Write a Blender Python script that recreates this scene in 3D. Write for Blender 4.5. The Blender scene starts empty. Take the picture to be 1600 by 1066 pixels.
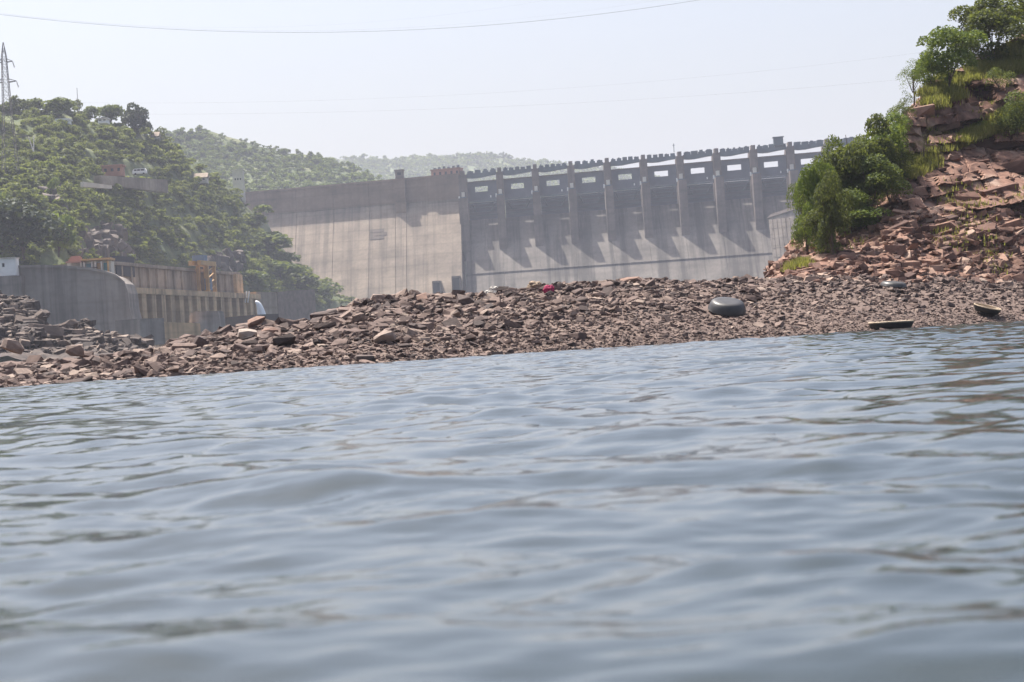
import bpy, bmesh, math, random
import numpy as np
from mathutils import Vector, Matrix, Euler
from mathutils.bvhtree import BVHTree

random.seed(7)
rng = np.random.default_rng(7)
SC = bpy.context.scene
COL = SC.collection

# ------------------------------------------------------------------ camera
F = 3400.0            # focal length in pixels of a 1600 px wide frame
ROLL = 0.06           # the photographer's tilt, radians
HCAM = 0.5            # camera height above the river, metres
cam_d = bpy.data.cameras.new('camera')
cam_d.sensor_width = 36.0
cam_d.lens = F / 1600 * 36.0
cam_d.clip_start = 0.05
cam_d.clip_end = 20000
cam_d.dof.use_dof = True
cam_d.dof.focus_distance = 85.0
cam_d.dof.aperture_fstop = 5.6
cam = bpy.data.objects.new('camera', cam_d)
COL.objects.link(cam)
cam.matrix_world = (Matrix.Translation((0, 0, HCAM))
                    @ Matrix.Rotation(math.radians(90), 4, 'X')
                    @ Matrix.Rotation(-ROLL, 4, 'Z'))
SC.camera = cam

# ------------------------------------------------------------------ sky and sun
SUN_EL = math.radians(64.0)
SUN_AZ = math.radians(-40.0)        # measured from +Y, negative towards -X
SC.world = bpy.data.worlds.new('World')
SC.world.use_nodes = True
wn = SC.world.node_tree
bg = wn.nodes['Background']
sky = wn.nodes.new('ShaderNodeTexSky')
sky.sky_type = 'NISHITA'
sky.sun_disc = False
sky.sun_elevation = SUN_EL
sky.sun_rotation = SUN_AZ
sky.altitude = 200
sky.air_density = 1.0
sky.dust_density = 7.0
sky.ozone_density = 1.9
bg.inputs['Strength'].default_value = 0.115
wn.links.new(sky.outputs['Color'], bg.inputs['Color'])
sun_d = bpy.data.lights.new('sun', 'SUN')
sun_d.energy = 5.0
sun_d.angle = math.radians(0.6)
sun_d.color = (1.0, 0.95, 0.88)
sun = bpy.data.objects.new('sun', sun_d)
COL.objects.link(sun)
sdir = Vector((math.sin(SUN_AZ) * math.cos(SUN_EL), math.cos(SUN_AZ) * math.cos(SUN_EL), math.sin(SUN_EL)))
sun.rotation_euler = sdir.to_track_quat('Z', 'Y').to_euler()
sun.location = (0, 0, 500)

SC.view_settings.view_transform = 'Standard'
SC.view_settings.look = 'None'
SC.view_settings.gamma = 1
SC.view_settings.exposure = 0.82
SC.view_settings.use_curve_mapping = False
SC.render.engine = 'CYCLES'
SC.cycles.use_denoising = True
SC.cycles.max_bounces = 6
SC.cycles.volume_bounces = 1
SC.cycles.transparent_max_bounces = 8
SC.cycles.caustics_reflective = False
SC.cycles.caustics_refractive = False

# ------------------------------------------------------------------ helpers
CR, SR = math.cos(ROLL), math.sin(ROLL)
def ray(px, py):
    u = (px - 800) / F; v = (533 - py) / F
    return Vector((u * CR + v * SR, 1.0, -u * SR + v * CR))
def P(px, py, Y):
    d = ray(px, py)
    return Vector((d.x * Y, Y, HCAM + d.z * Y))
def project(X, Y, Z):
    """world -> photograph pixel (numpy friendly)"""
    a = X / Y; b = (Z - HCAM) / Y
    u = a * CR - b * SR; v = a * SR + b * CR
    return 800 + u * F, 533 - v * F

def tag(o, label=None, cat=None, group=None, kind=None):
    if label: o['label'] = label
    if cat: o['category'] = cat
    if group: o['group'] = group
    if kind: o['kind'] = kind
    return o
def link(o, parent=None):
    COL.objects.link(o)
    if parent is not None: o.parent = parent
    return o
def empty(name, loc=(0, 0, 0), rz=0.0):
    o = bpy.data.objects.new(name, None)
    o.location = loc; o.rotation_euler = (0, 0, rz); o.empty_display_size = 0.5
    return link(o)
def mesh_obj(name, verts, faces, mat, parent=None, smooth=False):
    m = bpy.data.meshes.new(name)
    m.from_pydata([tuple(v) for v in verts], [], [tuple(f) for f in faces])
    m.update()
    m.polygons.foreach_set('use_smooth', [bool(smooth)] * len(m.polygons))
    if mat: m.materials.append(mat)
    return link(bpy.data.objects.new(name, m), parent)
def np_mesh(name, V, Fc, mat, rnd=None, smooth=False):
    """V n x 3, Fc m x k arrays -> mesh datablock with a per-face attribute rnd"""
    m = bpy.data.meshes.new(name)
    n, k = Fc.shape
    m.vertices.add(len(V)); m.vertices.foreach_set('co', np.ascontiguousarray(V, dtype=np.float32).ravel())
    m.loops.add(n * k); m.loops.foreach_set('vertex_index', np.ascontiguousarray(Fc, dtype=np.int32).ravel())
    m.polygons.add(n)
    m.polygons.foreach_set('loop_start', np.arange(0, n * k, k, dtype=np.int32))
    m.polygons.foreach_set('loop_total', np.full(n, k, dtype=np.int32))
    m.polygons.foreach_set('use_smooth', np.full(n, bool(smooth), dtype=bool))
    m.update(calc_edges=True)
    if rnd is not None:
        a = m.attributes.new('rnd', 'FLOAT', 'FACE')
        a.data.foreach_set('value', np.ascontiguousarray(rnd, dtype=np.float32))
    if mat: m.materials.append(mat)
    return m
class MB:
    """collects convex pieces into one mesh"""
    def __init__(s): s.v = []; s.f = []
    def add(s, vs, fs):
        b = len(s.v); s.v += [tuple(v) for v in vs]; s.f += [tuple(b + i for i in f) for f in fs]; return s
    def hexa(s, q):        # 8 corners: bottom ring 4, top ring 4
        return s.add(q, [(3, 2, 1, 0), (4, 5, 6, 7), (0, 1, 5, 4), (1, 2, 6, 5), (2, 3, 7, 6), (3, 0, 4, 7)])
    def box(s, x0, x1, y0, y1, z0, z1):
        return s.hexa([(x0, y0, z0), (x1, y0, z0), (x1, y1, z0), (x0, y1, z0), (x0, y0, z1), (x1, y0, z1), (x1, y1, z1), (x0, y1, z1)])
    def bar(s, a, b, w):
        a = Vector(a); b = Vector(b); d = (b - a)
        if d.length < 1e-6: return s
        d.normalize()
        up = Vector((0, 0, 1)) if abs(d.z) < 0.9 else Vector((1, 0, 0))
        x = d.cross(up).normalized() * (w / 2); y = d.cross(x).normalized() * (w / 2)
        return s.hexa([a - x - y, a + x - y, a + x + y, a - x + y, b - x - y, b + x - y, b + x + y, b - x + y])
    def prism(s, pts, off):
        """closed outline (list of Vector) extruded by Vector off"""
        n = len(pts); off = Vector(off)
        vs = [Vector(p) for p in pts] + [Vector(p) + off for p in pts]
        fs = [tuple(range(n - 1, -1, -1)), tuple(range(n, 2 * n))] + [(i, (i + 1) % n, n + (i + 1) % n, n + i) for i in range(n)]
        return s.add(vs, fs)
    def tube(s, pts, rads, seg=7, cap=True):
        rings = []
        for i, p in enumerate(pts):
            p = Vector(p)
            d = (Vector(pts[min(i + 1, len(pts) - 1)]) - Vector(pts[max(i - 1, 0)])).normalized()
            up = Vector((0, 0, 1)) if abs(d.z) < 0.9 else Vector((1, 0, 0))
            x = d.cross(up).normalized(); y = d.cross(x).normalized()
            rings.append([p + (x * math.cos(2 * math.pi * j / seg) + y * math.sin(2 * math.pi * j / seg)) * rads[i] for j in range(seg)])
        vs = [v for r in rings for v in r]
        fs = [(i * seg + j, i * seg + (j + 1) % seg, (i + 1) * seg + (j + 1) % seg, (i + 1) * seg + j) for i in range(len(pts) - 1) for j in range(seg)]
        if cap: fs += [tuple(range(seg - 1, -1, -1)), tuple(range((len(pts) - 1) * seg, len(pts) * seg))]
        return s.add(vs, fs)
    def build(s, name, mat, parent=None, smooth=False):
        o = mesh_obj(name, s.v, s.f, mat, parent, smooth)
        bm = bmesh.new(); bm.from_mesh(o.data); bmesh.ops.recalc_face_normals(bm, faces=bm.faces); bm.to_mesh(o.data); bm.free()
        return o

# value noise in numpy ------------------------------------------------
_perm = rng.random((256, 256))
def vnoise(x, y):
    xi = np.floor(x).astype(int); yi = np.floor(y).astype(int)
    fx = x - xi; fy = y - yi
    fx = fx * fx * (3 - 2 * fx); fy = fy * fy * (3 - 2 * fy)
    a = _perm[xi & 255, yi & 255]; b = _perm[(xi + 1) & 255, yi & 255]
    c = _perm[xi & 255, (yi + 1) & 255]; d = _perm[(xi + 1) & 255, (yi + 1) & 255]
    return (a * (1 - fx) + b * fx) * (1 - fy) + (c * (1 - fx) + d * fx) * fy
def fbm(x, y, o=4):
    s = 0; a = 0.5
    for i in range(o):
        s = s + a * (vnoise(x + 17.3 * i, y - 9.1 * i) - 0.5); x = x * 2.03; y = y * 2.03; a *= 0.5
    return s

# ------------------------------------------------------------------ materials
def new_mat(name):
    m = bpy.data.materials.new(name); m.use_nodes = True
    nt = m.node_tree
    return m, nt, nt.nodes['Principled BSDF']
def ramp(nt, stops, fac, interp='LINEAR'):
    r = nt.nodes.new('ShaderNodeValToRGB'); r.color_ramp.interpolation = interp
    e = r.color_ramp.elements
    while len(e) < len(stops): e.new(0.5)
    for k, (p, c) in enumerate(stops): e[k].position = p; e[k].color = (*c, 1)
    nt.links.new(fac, r.inputs['Fac']); return r.outputs['Color']
def noise(nt, scale, detail=4, vec=None, rough=0.55):
    n = nt.nodes.new('ShaderNodeTexNoise'); n.inputs['Scale'].default_value = scale
    n.inputs['Detail'].default_value = detail; n.inputs['Roughness'].default_value = rough
    if vec is not None: nt.links.new(vec, n.inputs['Vector'])
    return n.outputs['Fac']
def coords(nt, scale=(1, 1, 1), kind='Object', rot=(0, 0, 0)):
    t = nt.nodes.new('ShaderNodeTexCoord'); mp = nt.nodes.new('ShaderNodeMapping')
    mp.inputs['Scale'].default_value = scale; mp.inputs['Rotation'].default_value = rot
    nt.links.new(t.outputs[kind], mp.inputs['Vector']); return mp.outputs['Vector']
def mixc(nt, fac, a, b, mode='MIX'):
    m = nt.nodes.new('ShaderNodeMix'); m.data_type = 'RGBA'; m.blend_type = mode
    for s, v in ((0, fac), (6, a), (7, b)):
        if isinstance(v, (int, float)): m.inputs[s].default_value = v
        elif isinstance(v, tuple): m.inputs[s].default_value = (*v, 1)
        else: nt.links.new(v, m.inputs[s])
    return m.outputs[2]
def maths(nt, op, a, b=0.0):
    m = nt.nodes.new('ShaderNodeMath'); m.operation = op
    for s, v in ((0, a), (1, b)):
        if isinstance(v, (int, float)): m.inputs[s].default_value = v
        else: nt.links.new(v, m.inputs[s])
    return m.outputs[0]
def bump(nt, bsdf, height, strength=0.5, dist=0.05):
    b = nt.nodes.new('ShaderNodeBump'); b.inputs['Strength'].default_value = strength; b.inputs['Distance'].default_value = dist
    nt.links.new(height, b.inputs['Height']); nt.links.new(b.outputs['Normal'], bsdf.inputs['Normal'])

def plain(name, col, rough=0.7, var=0.25, scale=0.5, metal=0.0):
    m, nt, b = new_mat(name)
    v = coords(nt)
    n = noise(nt, scale, 5, v)
    dk = tuple(c * (1 - var) for c in col); lt = tuple(min(1, c * (1 + var)) for c in col)
    nt.links.new(ramp(nt, [(0.3, dk), (0.7, lt)], n), b.inputs['Base Color'])
    b.inputs['Roughness'].default_value = rough; b.inputs['Metallic'].default_value = metal
    return m

def concrete(name, col, streak=0.5, lift=2.0, dark=0.45, sx=0.25, skew=0.33):
    """weathered concrete: vertical streaks, lift lines and blotches, all in object space"""
    m, nt, b = new_mat(name)
    sk = nt.nodes.new('ShaderNodeVectorMath'); sk.operation = 'MULTIPLY_ADD'
    sv = nt.nodes.new('ShaderNodeSeparateXYZ'); nt.links.new(coords(nt), sv.inputs[0])
    cv = nt.nodes.new('ShaderNodeCombineXYZ')
    nt.links.new(maths(nt, 'MULTIPLY', maths(nt, 'ADD', sv.outputs[0], maths(nt, 'MULTIPLY', sv.outputs[1], skew)), sx), cv.inputs[0])
    nt.links.new(maths(nt, 'MULTIPLY', sv.outputs[2], 0.012), cv.inputs[2])
    nt.nodes.remove(sk)
    st = noise(nt, 1.0, 5, cv.outputs[0], 0.65)
    bl = noise(nt, 0.05, 5, coords(nt, (1, 1, 2.0)))
    fine = noise(nt, 0.6, 4, coords(nt))
    w = nt.nodes.new('ShaderNodeTexWave'); w.wave_type = 'BANDS'; w.bands_direction = 'Z'; w.wave_profile = 'SAW'
    w.inputs['Scale'].default_value = 0.314 / lift / 2; w.inputs['Distortion'].default_value = 0.25; w.inputs['Detail'].default_value = 2
    nt.links.new(coords(nt), w.inputs['Vector'])
    base = ramp(nt, [(0.32, tuple(c * 0.66 for c in col)), (0.52, col), (0.68, tuple(c * 1.28 for c in col))], bl)
    stc = ramp(nt, [(0.40, (dark,) * 3), (0.53, (1, 1, 1))], st)
    c1 = mixc(nt, streak, base, stc, 'MULTIPLY')
    lines = ramp(nt, [(0.0, (0.72,) * 3), (0.12, (1, 1, 1)), (0.9, (1, 1, 1)), (1.0, (0.8,) * 3)], w.outputs['Fac'])
    c2 = mixc(nt, 0.6, c1, lines, 'MULTIPLY')
    fc = ramp(nt, [(0.3, (0.82,) * 3), (0.65, (1.08,) * 3)], fine)
    nt.links.new(mixc(nt, 0.8, c2, fc, 'MULTIPLY'), b.inputs['Base Color'])
    b.inputs['Roughness'].default_value = 0.9
    bump(nt, b, fine, 0.3, 0.15)
    return m

def rock_mat(name, stops, use_attr=True, grain=3.0, rough=0.85, dirt=0.35):
    """stone colours picked per stone (face attribute rnd + per-object random), with grain and bedding"""
    m, nt, b = new_mat(name)
    at = nt.nodes.new('ShaderNodeAttribute'); at.attribute_name = 'rnd'
    oi = nt.nodes.new('ShaderNodeObjectInfo')
    v = coords(nt, (1, 1, 1))
    n1 = noise(nt, grain, 6, v, 0.65)
    if use_attr:
        f = maths(nt, 'FRACT', maths(nt, 'ADD', at.outputs['Fac'], oi.outputs['Random']))
    else:
        f = noise(nt, 0.5, 5, v, 0.6)
        mr = nt.nodes.new('ShaderNodeMapRange'); mr.inputs[1].default_value = 0.3; mr.inputs[2].default_value = 0.7
        nt.links.new(f, mr.inputs[0]); f = mr.outputs[0]
    c = ramp(nt, stops, f)
    g = ramp(nt, [(0.28, (1 - dirt,) * 3), (0.7, (1 + dirt * 0.5,) * 3)], n1)
    nt.links.new(mixc(nt, 1.0, c, g, 'MULTIPLY'), b.inputs['Base Color'])
    b.inputs['Roughness'].default_value = rough
    b.inputs['Specular IOR Level'].default_value = 0.3
    bump(nt, b, n1, 0.6, 0.06)
    return m

def leaf_mat(name, stops, trans=0.35):
    m, nt, b = new_mat(name)
    at = nt.nodes.new('ShaderNodeAttribute'); at.attribute_name = 'rnd'
    c = ramp(nt, stops, at.outputs['Fac'])
    nt.links.new(c, b.inputs['Base Color']); b.inputs['Roughness'].default_value = 0.6
    b.inputs['Specular IOR Level'].default_value = 0.25
    tr = nt.nodes.new('ShaderNodeBsdfTranslucent')
    nt.links.new(mixc(nt, 0.5, c, (0.26, 0.29, 0.04), 'MIX'), tr.inputs['Color'])
    mx = nt.nodes.new('ShaderNodeMixShader'); mx.inputs[0].default_value = trans
    nt.links.new(b.outputs[0], mx.inputs[1]); nt.links.new(tr.outputs[0], mx.inputs[2])
    nt.links.new(mx.outputs[0], nt.nodes['Material Output'].inputs['Surface'])
    return m

M = {}
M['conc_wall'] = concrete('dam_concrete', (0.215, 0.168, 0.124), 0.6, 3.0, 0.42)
M['conc_upper'] = concrete('dam_upper_concrete', (0.215, 0.145, 0.103), 0.4, 4.0, 0.6)
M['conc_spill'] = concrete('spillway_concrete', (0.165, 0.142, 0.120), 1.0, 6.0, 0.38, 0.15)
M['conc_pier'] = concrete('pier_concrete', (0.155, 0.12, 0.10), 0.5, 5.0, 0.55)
M['conc_grey'] = concrete('grey_concrete', (0.28, 0.24, 0.205), 0.9, 3.0, 0.5)
M['conc_brown'] = concrete('brown_concrete', (0.32, 0.255, 0.19), 0.6, 3.0, 0.5)
M['conc_stain'] = concrete('stained_concrete', (0.115, 0.09, 0.072), 0.6, 3.0, 0.5)
M['conc_train'] = concrete('training_wall_concrete', (0.26, 0.215, 0.175), 0.7, 3.0, 0.5)
M['conc_tan'] = concrete('tan_concrete', (0.55, 0.37, 0.20), 0.7, 2.0, 0.4)
M['gate'] = plain('gate_steel', (0.10, 0.112, 0.135), 0.55, 0.2, 0.15)
M['girder'] = plain('bridge_steel', (0.07, 0.10, 0.12), 0.6, 0.25, 0.2)
M['brickred'] = plain('red_brown_plaster', (0.36, 0.18, 0.125), 0.85, 0.25, 0.2)
M['white'] = plain('white_plaster', (0.78, 0.76, 0.72), 0.8, 0.1, 0.4)
M['cream'] = plain('cream_plaster', (0.55, 0.50, 0.42), 0.85, 0.15, 0.3)
M['straw'] = plain('straw', (0.27, 0.20, 0.14), 0.9, 0.3, 6.0)
M['sack'] = plain('sack_cloth', (0.40, 0.37, 0.33), 0.8, 0.35, 5.0)
M['orange'] = plain('orange_paint', (0.48, 0.27, 0.09), 0.6, 0.2, 0.4)
M['teal'] = plain('teal_paint', (0.05, 0.22, 0.26), 0.6, 0.2, 0.4)
M['blue'] = plain('blue_sheet', (0.10, 0.16, 0.24), 0.6, 0.2, 0.4)
M['dark'] = plain('dark_opening', (0.02, 0.022, 0.03), 0.9, 0.2, 0.4)
M['steel'] = plain('weathered_steel', (0.14, 0.125, 0.115), 0.7, 0.2, 0.6, 0.0)
M['insul'] = plain('porcelain', (0.72, 0.68, 0.62), 0.35, 0.1, 2.0)
M['cable'] = plain('cable', (0.12, 0.12, 0.13), 0.6, 0.1, 1.0)
M['bark'] = plain('bark', (0.10, 0.075, 0.055), 0.9, 0.35, 3.0)
M['tar'] = plain('tarred_hull', (0.012, 0.011, 0.010), 0.6, 0.3, 4.0)
M['cane'] = plain('cane_rim', (0.42, 0.33, 0.23), 0.75, 0.3, 6.0)
M['tarp'] = plain('grey_plastic_skin', (0.036, 0.034, 0.033), 0.45, 0.35, 2.5)
M['pink'] = plain('magenta_cloth', (0.34, 0.012, 0.075), 0.8, 0.5, 8.0)
M['jet'] = plain('white_water', (0.82, 0.84, 0.85), 0.4, 0.06, 2.0)
M['bank_rock'] = rock_mat('bank_rock', [(0.0, (0.044, 0.031, 0.028)), (0.3, (0.102, 0.069, 0.059)), (0.6, (0.148, 0.102, 0.085)), (0.85, (0.192, 0.136, 0.111)), (1.0, (0.30, 0.23, 0.185))], True, 2.6)
M['bank_soil'] = rock_mat('bank_gravel', [(0.0, (0.084, 0.058, 0.048)), (0.5, (0.135, 0.094, 0.077)), (1.0, (0.18, 0.127, 0.102))], False, 5.0)
M['pale_rock'] = rock_mat('pale_boulder', [(0.0, (0.34, 0.275, 0.23)), (1.0, (0.38, 0.315, 0.265))], True, 2.0, dirt=0.25)
M['tan_rock'] = rock_mat('tan_boulder', [(0.0, (0.25, 0.185, 0.15)), (1.0, (0.29, 0.22, 0.18))], True, 2.0, dirt=0.3)
M['rust_rock'] = rock_mat('rust_boulder', [(0.0, (0.20, 0.122, 0.092)), (1.0, (0.23, 0.145, 0.11))], True, 2.0, dirt=0.3)
M['dark_rock'] = rock_mat('dark_boulder', [(0.0, (0.09, 0.065, 0.06)), (1.0, (0.12, 0.09, 0.08))], True, 2.0, dirt=0.4)
M['cliff'] = rock_mat('cliff_rock', [(0.0, (0.075, 0.04, 0.032)), (0.35, (0.18, 0.095, 0.067)), (0.65, (0.265, 0.148, 0.103)), (1.0, (0.36, 0.25, 0.19))], False, 1.6, dirt=0.5)
M['cliff_block'] = rock_mat('cliff_block_rock', [(0.0, (0.07, 0.038, 0.031)), (0.3, (0.155, 0.084, 0.062)), (0.6, (0.225, 0.126, 0.09)), (0.85, (0.29, 0.178, 0.128)), (1.0, (0.38, 0.27, 0.205))], True, 1.8, dirt=0.4)
M['outcrop'] = rock_mat('outcrop_rock', [(0.0, (0.045, 0.034, 0.030)), (0.5, (0.085, 0.064, 0.054)), (0.8, (0.14, 0.105, 0.085)), (1.0, (0.30, 0.235, 0.19))], True, 0.5, dirt=0.4)
M['rockcut'] = rock_mat('rock_cut', [(0.0, (0.06, 0.047, 0.046)), (0.6, (0.12, 0.098, 0.085)), (1.0, (0.19, 0.155, 0.125))], True, 0.5, dirt=0.4)
M['outcrop_bed'] = rock_mat('outcrop_bed_rock', [(0.0, (0.04, 0.03, 0.027)), (0.5, (0.075, 0.056, 0.048)), (1.0, (0.13, 0.10, 0.082))], False, 0.8, dirt=0.5)
GREEN = [(0.0, (0.035, 0.055, 0.018)), (0.35, (0.085, 0.115, 0.030)), (0.7, (0.145, 0.175, 0.045)), (1.0, (0.22, 0.235, 0.07))]
M['leaf_hill'] = leaf_mat('hill_leaf', GREEN, 0.5)
M['leaf_far'] = leaf_mat('far_leaf', [(p, (c[0] * .6, c[1] * .78, c[2] * .6)) for p, c in GREEN], 0.4)
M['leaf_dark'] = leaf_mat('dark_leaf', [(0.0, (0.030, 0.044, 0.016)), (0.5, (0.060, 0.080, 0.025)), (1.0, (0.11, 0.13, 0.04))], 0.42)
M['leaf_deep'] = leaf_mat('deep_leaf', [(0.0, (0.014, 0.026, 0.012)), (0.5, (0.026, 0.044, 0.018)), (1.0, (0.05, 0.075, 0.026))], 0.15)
M['leaf_mid'] = leaf_mat('mid_leaf', [(0.0, (0.04, 0.06, 0.018)), (0.5, (0.08, 0.115, 0.03)), (1.0, (0.14, 0.18, 0.05))], 0.42)
M['leaf_bright'] = leaf_mat('bright_leaf', [(0.0, (0.05, 0.085, 0.018)), (0.5, (0.10, 0.16, 0.030)), (1.0, (0.17, 0.22, 0.05))], 0.45)
M['grass'] = leaf_mat('dry_grass', [(0.0, (0.14, 0.15, 0.035)), (0.5, (0.23, 0.22, 0.055)), (1.0, (0.32, 0.28, 0.10))], 0.5)

def hill_mat(name):
    m, nt, b = new_mat(name)
    v = coords(nt)
    n = noise(nt, 0.035, 6, v, 0.6); n2 = noise(nt, 0.25, 5, v, 0.6)
    c = ramp(nt, [(0.38, (0.055, 0.078, 0.023)), (0.5, (0.09, 0.112, 0.034)), (0.62, (0.13, 0.14, 0.048)), (0.70, (0.12, 0.098, 0.07))], n)
    g = ramp(nt, [(0.3, (0.6,) * 3), (0.7, (1.2,) * 3)], n2)
    nt.links.new(mixc(nt, 1.0, c, g, 'MULTIPLY'), b.inputs['Base Color']); b.inputs['Roughness'].default_value = 0.95
    bump(nt, b, n2, 0.8, 1.0)
    return m
M['hill'] = hill_mat('hill_ground')

def water_mat(name):
    m, nt, b = new_mat(name)
    b.inputs['Base Color'].default_value = (0.028, 0.040, 0.044, 1)
    b.inputs['Roughness'].default_value = 0.045
    b.inputs['IOR'].default_value = 1.333
    n = noise(nt, 7.0, 3, coords(nt, (0.8, 1.5, 1)), 0.5)
    bump(nt, b, n, 0.07, 0.05)
    return m
M['water'] = water_mat('river_water')

# ------------------------------------------------------------------ terrain from profiles
TERR = {}
def keyed(px, keys):
    ks = np.array([k[0] for k in keys], float)
    return [np.interp(px, ks, np.array([k[j] for k in keys], float)) for j in range(1, len(keys[0]))]
def terrain(name, PX, rows, mat, kind='structure', smooth=True):
    """rows: list of arrays X,Y,Z each (ncol,) -> grid mesh object"""
    X = np.array([r[0] for r in rows]); Y = np.array([r[1] for r in rows]); Z = np.array([r[2] for r in rows])
    nr, nc = X.shape
    V = np.stack([X, Y, Z], -1).reshape(-1, 3)
    i = np.arange((nr - 1) * (nc - 1)); r = i // (nc - 1); c = i % (nc - 1); a = r * nc + c
    Fc = np.stack([a, a + 1, a + 1 + nc, a + nc], 1)
    m = np_mesh(name, V, Fc, mat, smooth=smooth)
    o = link(bpy.data.objects.new(name, m)); tag(o, kind=kind)
    TERR[name] = BVHTree.FromPolygons([tuple(v) for v in V], [tuple(f) for f in Fc])
    return o
def hit(name, px, py):
    d = ray(px, py); 
    loc, nor, idx, dist = TERR[name].ray_cast(Vector((0, 0, HCAM)), d.normalized())
    if loc is None: return None, None
    if nor.z < 0: nor = -nor
    return loc, nor
def drop(name, x, y):
    loc, nor, idx, dist = TERR[name].ray_cast(Vector((x, y, 600)), Vector((0, 0, -1)))
    return loc, nor

# broad valley floor under everything
o = mesh_obj('ground', [(-5000, -900, -4), (5000, -900, -4), (5000, 7000, -4), (-5000, 7000, -4)], [(0, 1, 2, 3)], M['bank_soil'])
tag(o, kind='structure')

# --- the rubble bank along the river
def d0(px): return F * HCAM / (24.0 - 0.005 * px)
CREST = [(-600, 574), (-200, 574), (0, 573), (100, 568), (200, 563), (260, 546), (330, 526), (400, 513), (480, 506), (560, 478), (600, 470), (700, 465), (800, 458), (900, 448), (1000, 439), (1100, 441), (1200, 437), (1300, 433), (1500, 430), (1700, 430), (2600, 430)]
PXB = np.arange(-600, 2600, 6.0)
def ground_xy(PX, PY, Y):
    u = (PX - 800) / F; v = (533 - PY) / F
    return (u * CR + v * SR) * Y, Y, HCAM + (-u * SR + v * CR) * Y
cy = keyed(PXB, CREST)[0]
D0 = d0(np.clip(PXB, -400, 2000)); WB = np.interp(PXB, [-600, 0, 700, 1200, 2600], [13, 13, 17, 16, 16])
Xc, Yc, Zc = ground_xy(PXB, cy, D0 + WB)
rows = []
for t in np.concatenate([np.linspace(-14, -2, 6), np.linspace(-1.5, 24, 110), np.linspace(25, 60, 16)]):
    Y = D0 + t
    f = t / WB
    up = np.clip(f, 0, 1)
    prof = np.where(f < 0, f * 1.6, up ** 0.85)
    back = np.clip(t - WB - 1.5, 0, 100) * -0.16
    Z = Zc * prof + back
    ub = (PXB - 800) / F
    X = ub * Y * 1.0 + 0.06 * 0.02 * Y
    nz = fbm(X * 0.35 + 40, Y * 0.35, 4) * 0.55 * np.clip(f * 3 + 0.1, 0.06, 1) * np.where(f < 1.6, 1, 1)
    Z = np.maximum(Z + nz, -3.0 - 0 * Z)
    rows.append((X, Y, Z))
bank = terrain('rubble_bank', PXB, rows, M['bank_soil'])

# --- the cliff on the far side of the bank (to the right)
CL = [  # px, y of skyline rock, depth of skyline
    (1100, 475, 118), (1180, 470, 119), (1212, 452, 120), (1232, 428, 122), (1250, 406, 124), (1270, 392, 126), (1300, 368, 128), (1350, 318, 132), (1385, 255, 136), (1405, 188, 139),
    (1440, 150, 144), (1470, 122, 148), (1520, 96, 152), (1600, 52, 158), (1700, 0, 163), (1900, -90, 170), (2300, -230, 180), (2700, -300, 190)]
PXC = np.concatenate([np.arange(1200, 1680, 2.0), np.arange(1680, 2700, 9.0)])
yt, Yt = keyed(PXC, CL)
ytop = yt
rows = []
NR = 230
for i in range(-10, NR + 24):
    if i <= NR:
        f = max(0, i) / NR
        py = 446 + (ytop - 446) * f
        Yb = d0(np.clip(PXC, 1100, 2000)) + 13
        Y = Yb + (Yt - Yb) * (0.12 * f + 0.88 * f ** 0.8)
        X, Y, Z = ground_xy(PXC, py, Y)
        if i < 0: Z = Z + i * 0.4
        Xl, Yl, Zl = X, Y, Z
    else:
        k = (i - NR)
        Y = Yl + k * 2.5; X = Xl / Yl * Y; Z = Zl + np.minimum(k, 8) * 0.25 - np.maximum(0, k - 10) * 0.8
    # bedded ledges dipping gently to the left, broken into blocks by upright joints
    amt = np.clip((Z - 2.4) / 2.2, 0, 1)
    q = Z - 0.11 * X + fbm(X * 0.10, Z * 0.12 + 5, 3) * 1.5 + 40
    T = 0.62
    lay = np.floor(q / T).astype(int); fr = q / T - lay
    thick = _perm[lay & 255, 3]
    lay2 = np.where((thick < 0.55) & (fr > -1), lay // 2, lay)       # some beds are double
    grp = lay // 5
    wj = 0.9 + 2.2 * _perm[lay2 & 255, 11]
    jx = (X + 7.7 * _perm[lay2 & 255, 19] + fbm(X * .8, Z * .8, 2) * .5) / wj
    jb = np.floor(jx).astype(int); jf = jx - jb
    off = 2.4 * (_perm[grp & 255, (jb // 3) & 255] - 0.5) * 0.55 + 1.5 * (_perm[lay2 & 255, 40] - 0.5) + 1.3 * (_perm[lay2 & 255, jb & 255] - 0.5)
    crack = 0.35 * (np.clip(1 - np.minimum(jf, 1 - jf) / 0.07, 0, 1))
    Yn = Y + (off + crack) * amt + fbm(X * 0.13 + 3, Z * 0.25, 2) * 5.0 * amt + fbm(X * 1.1 + 9, Z * 1.3, 3) * 0.5 * amt
    Xn = X + fbm(X * 0.9 + 31, Z * 1.2 + 7, 3) * 0.35 * amt
    Z2 = Z + fbm(X * 0.7 + 3, Y * 0.7, 3) * 0.35
    rows.append((Xn, Yn, Z2))
cliff = terrain('cliff', PXC, rows, M['cliff'], smooth=False)

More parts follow.
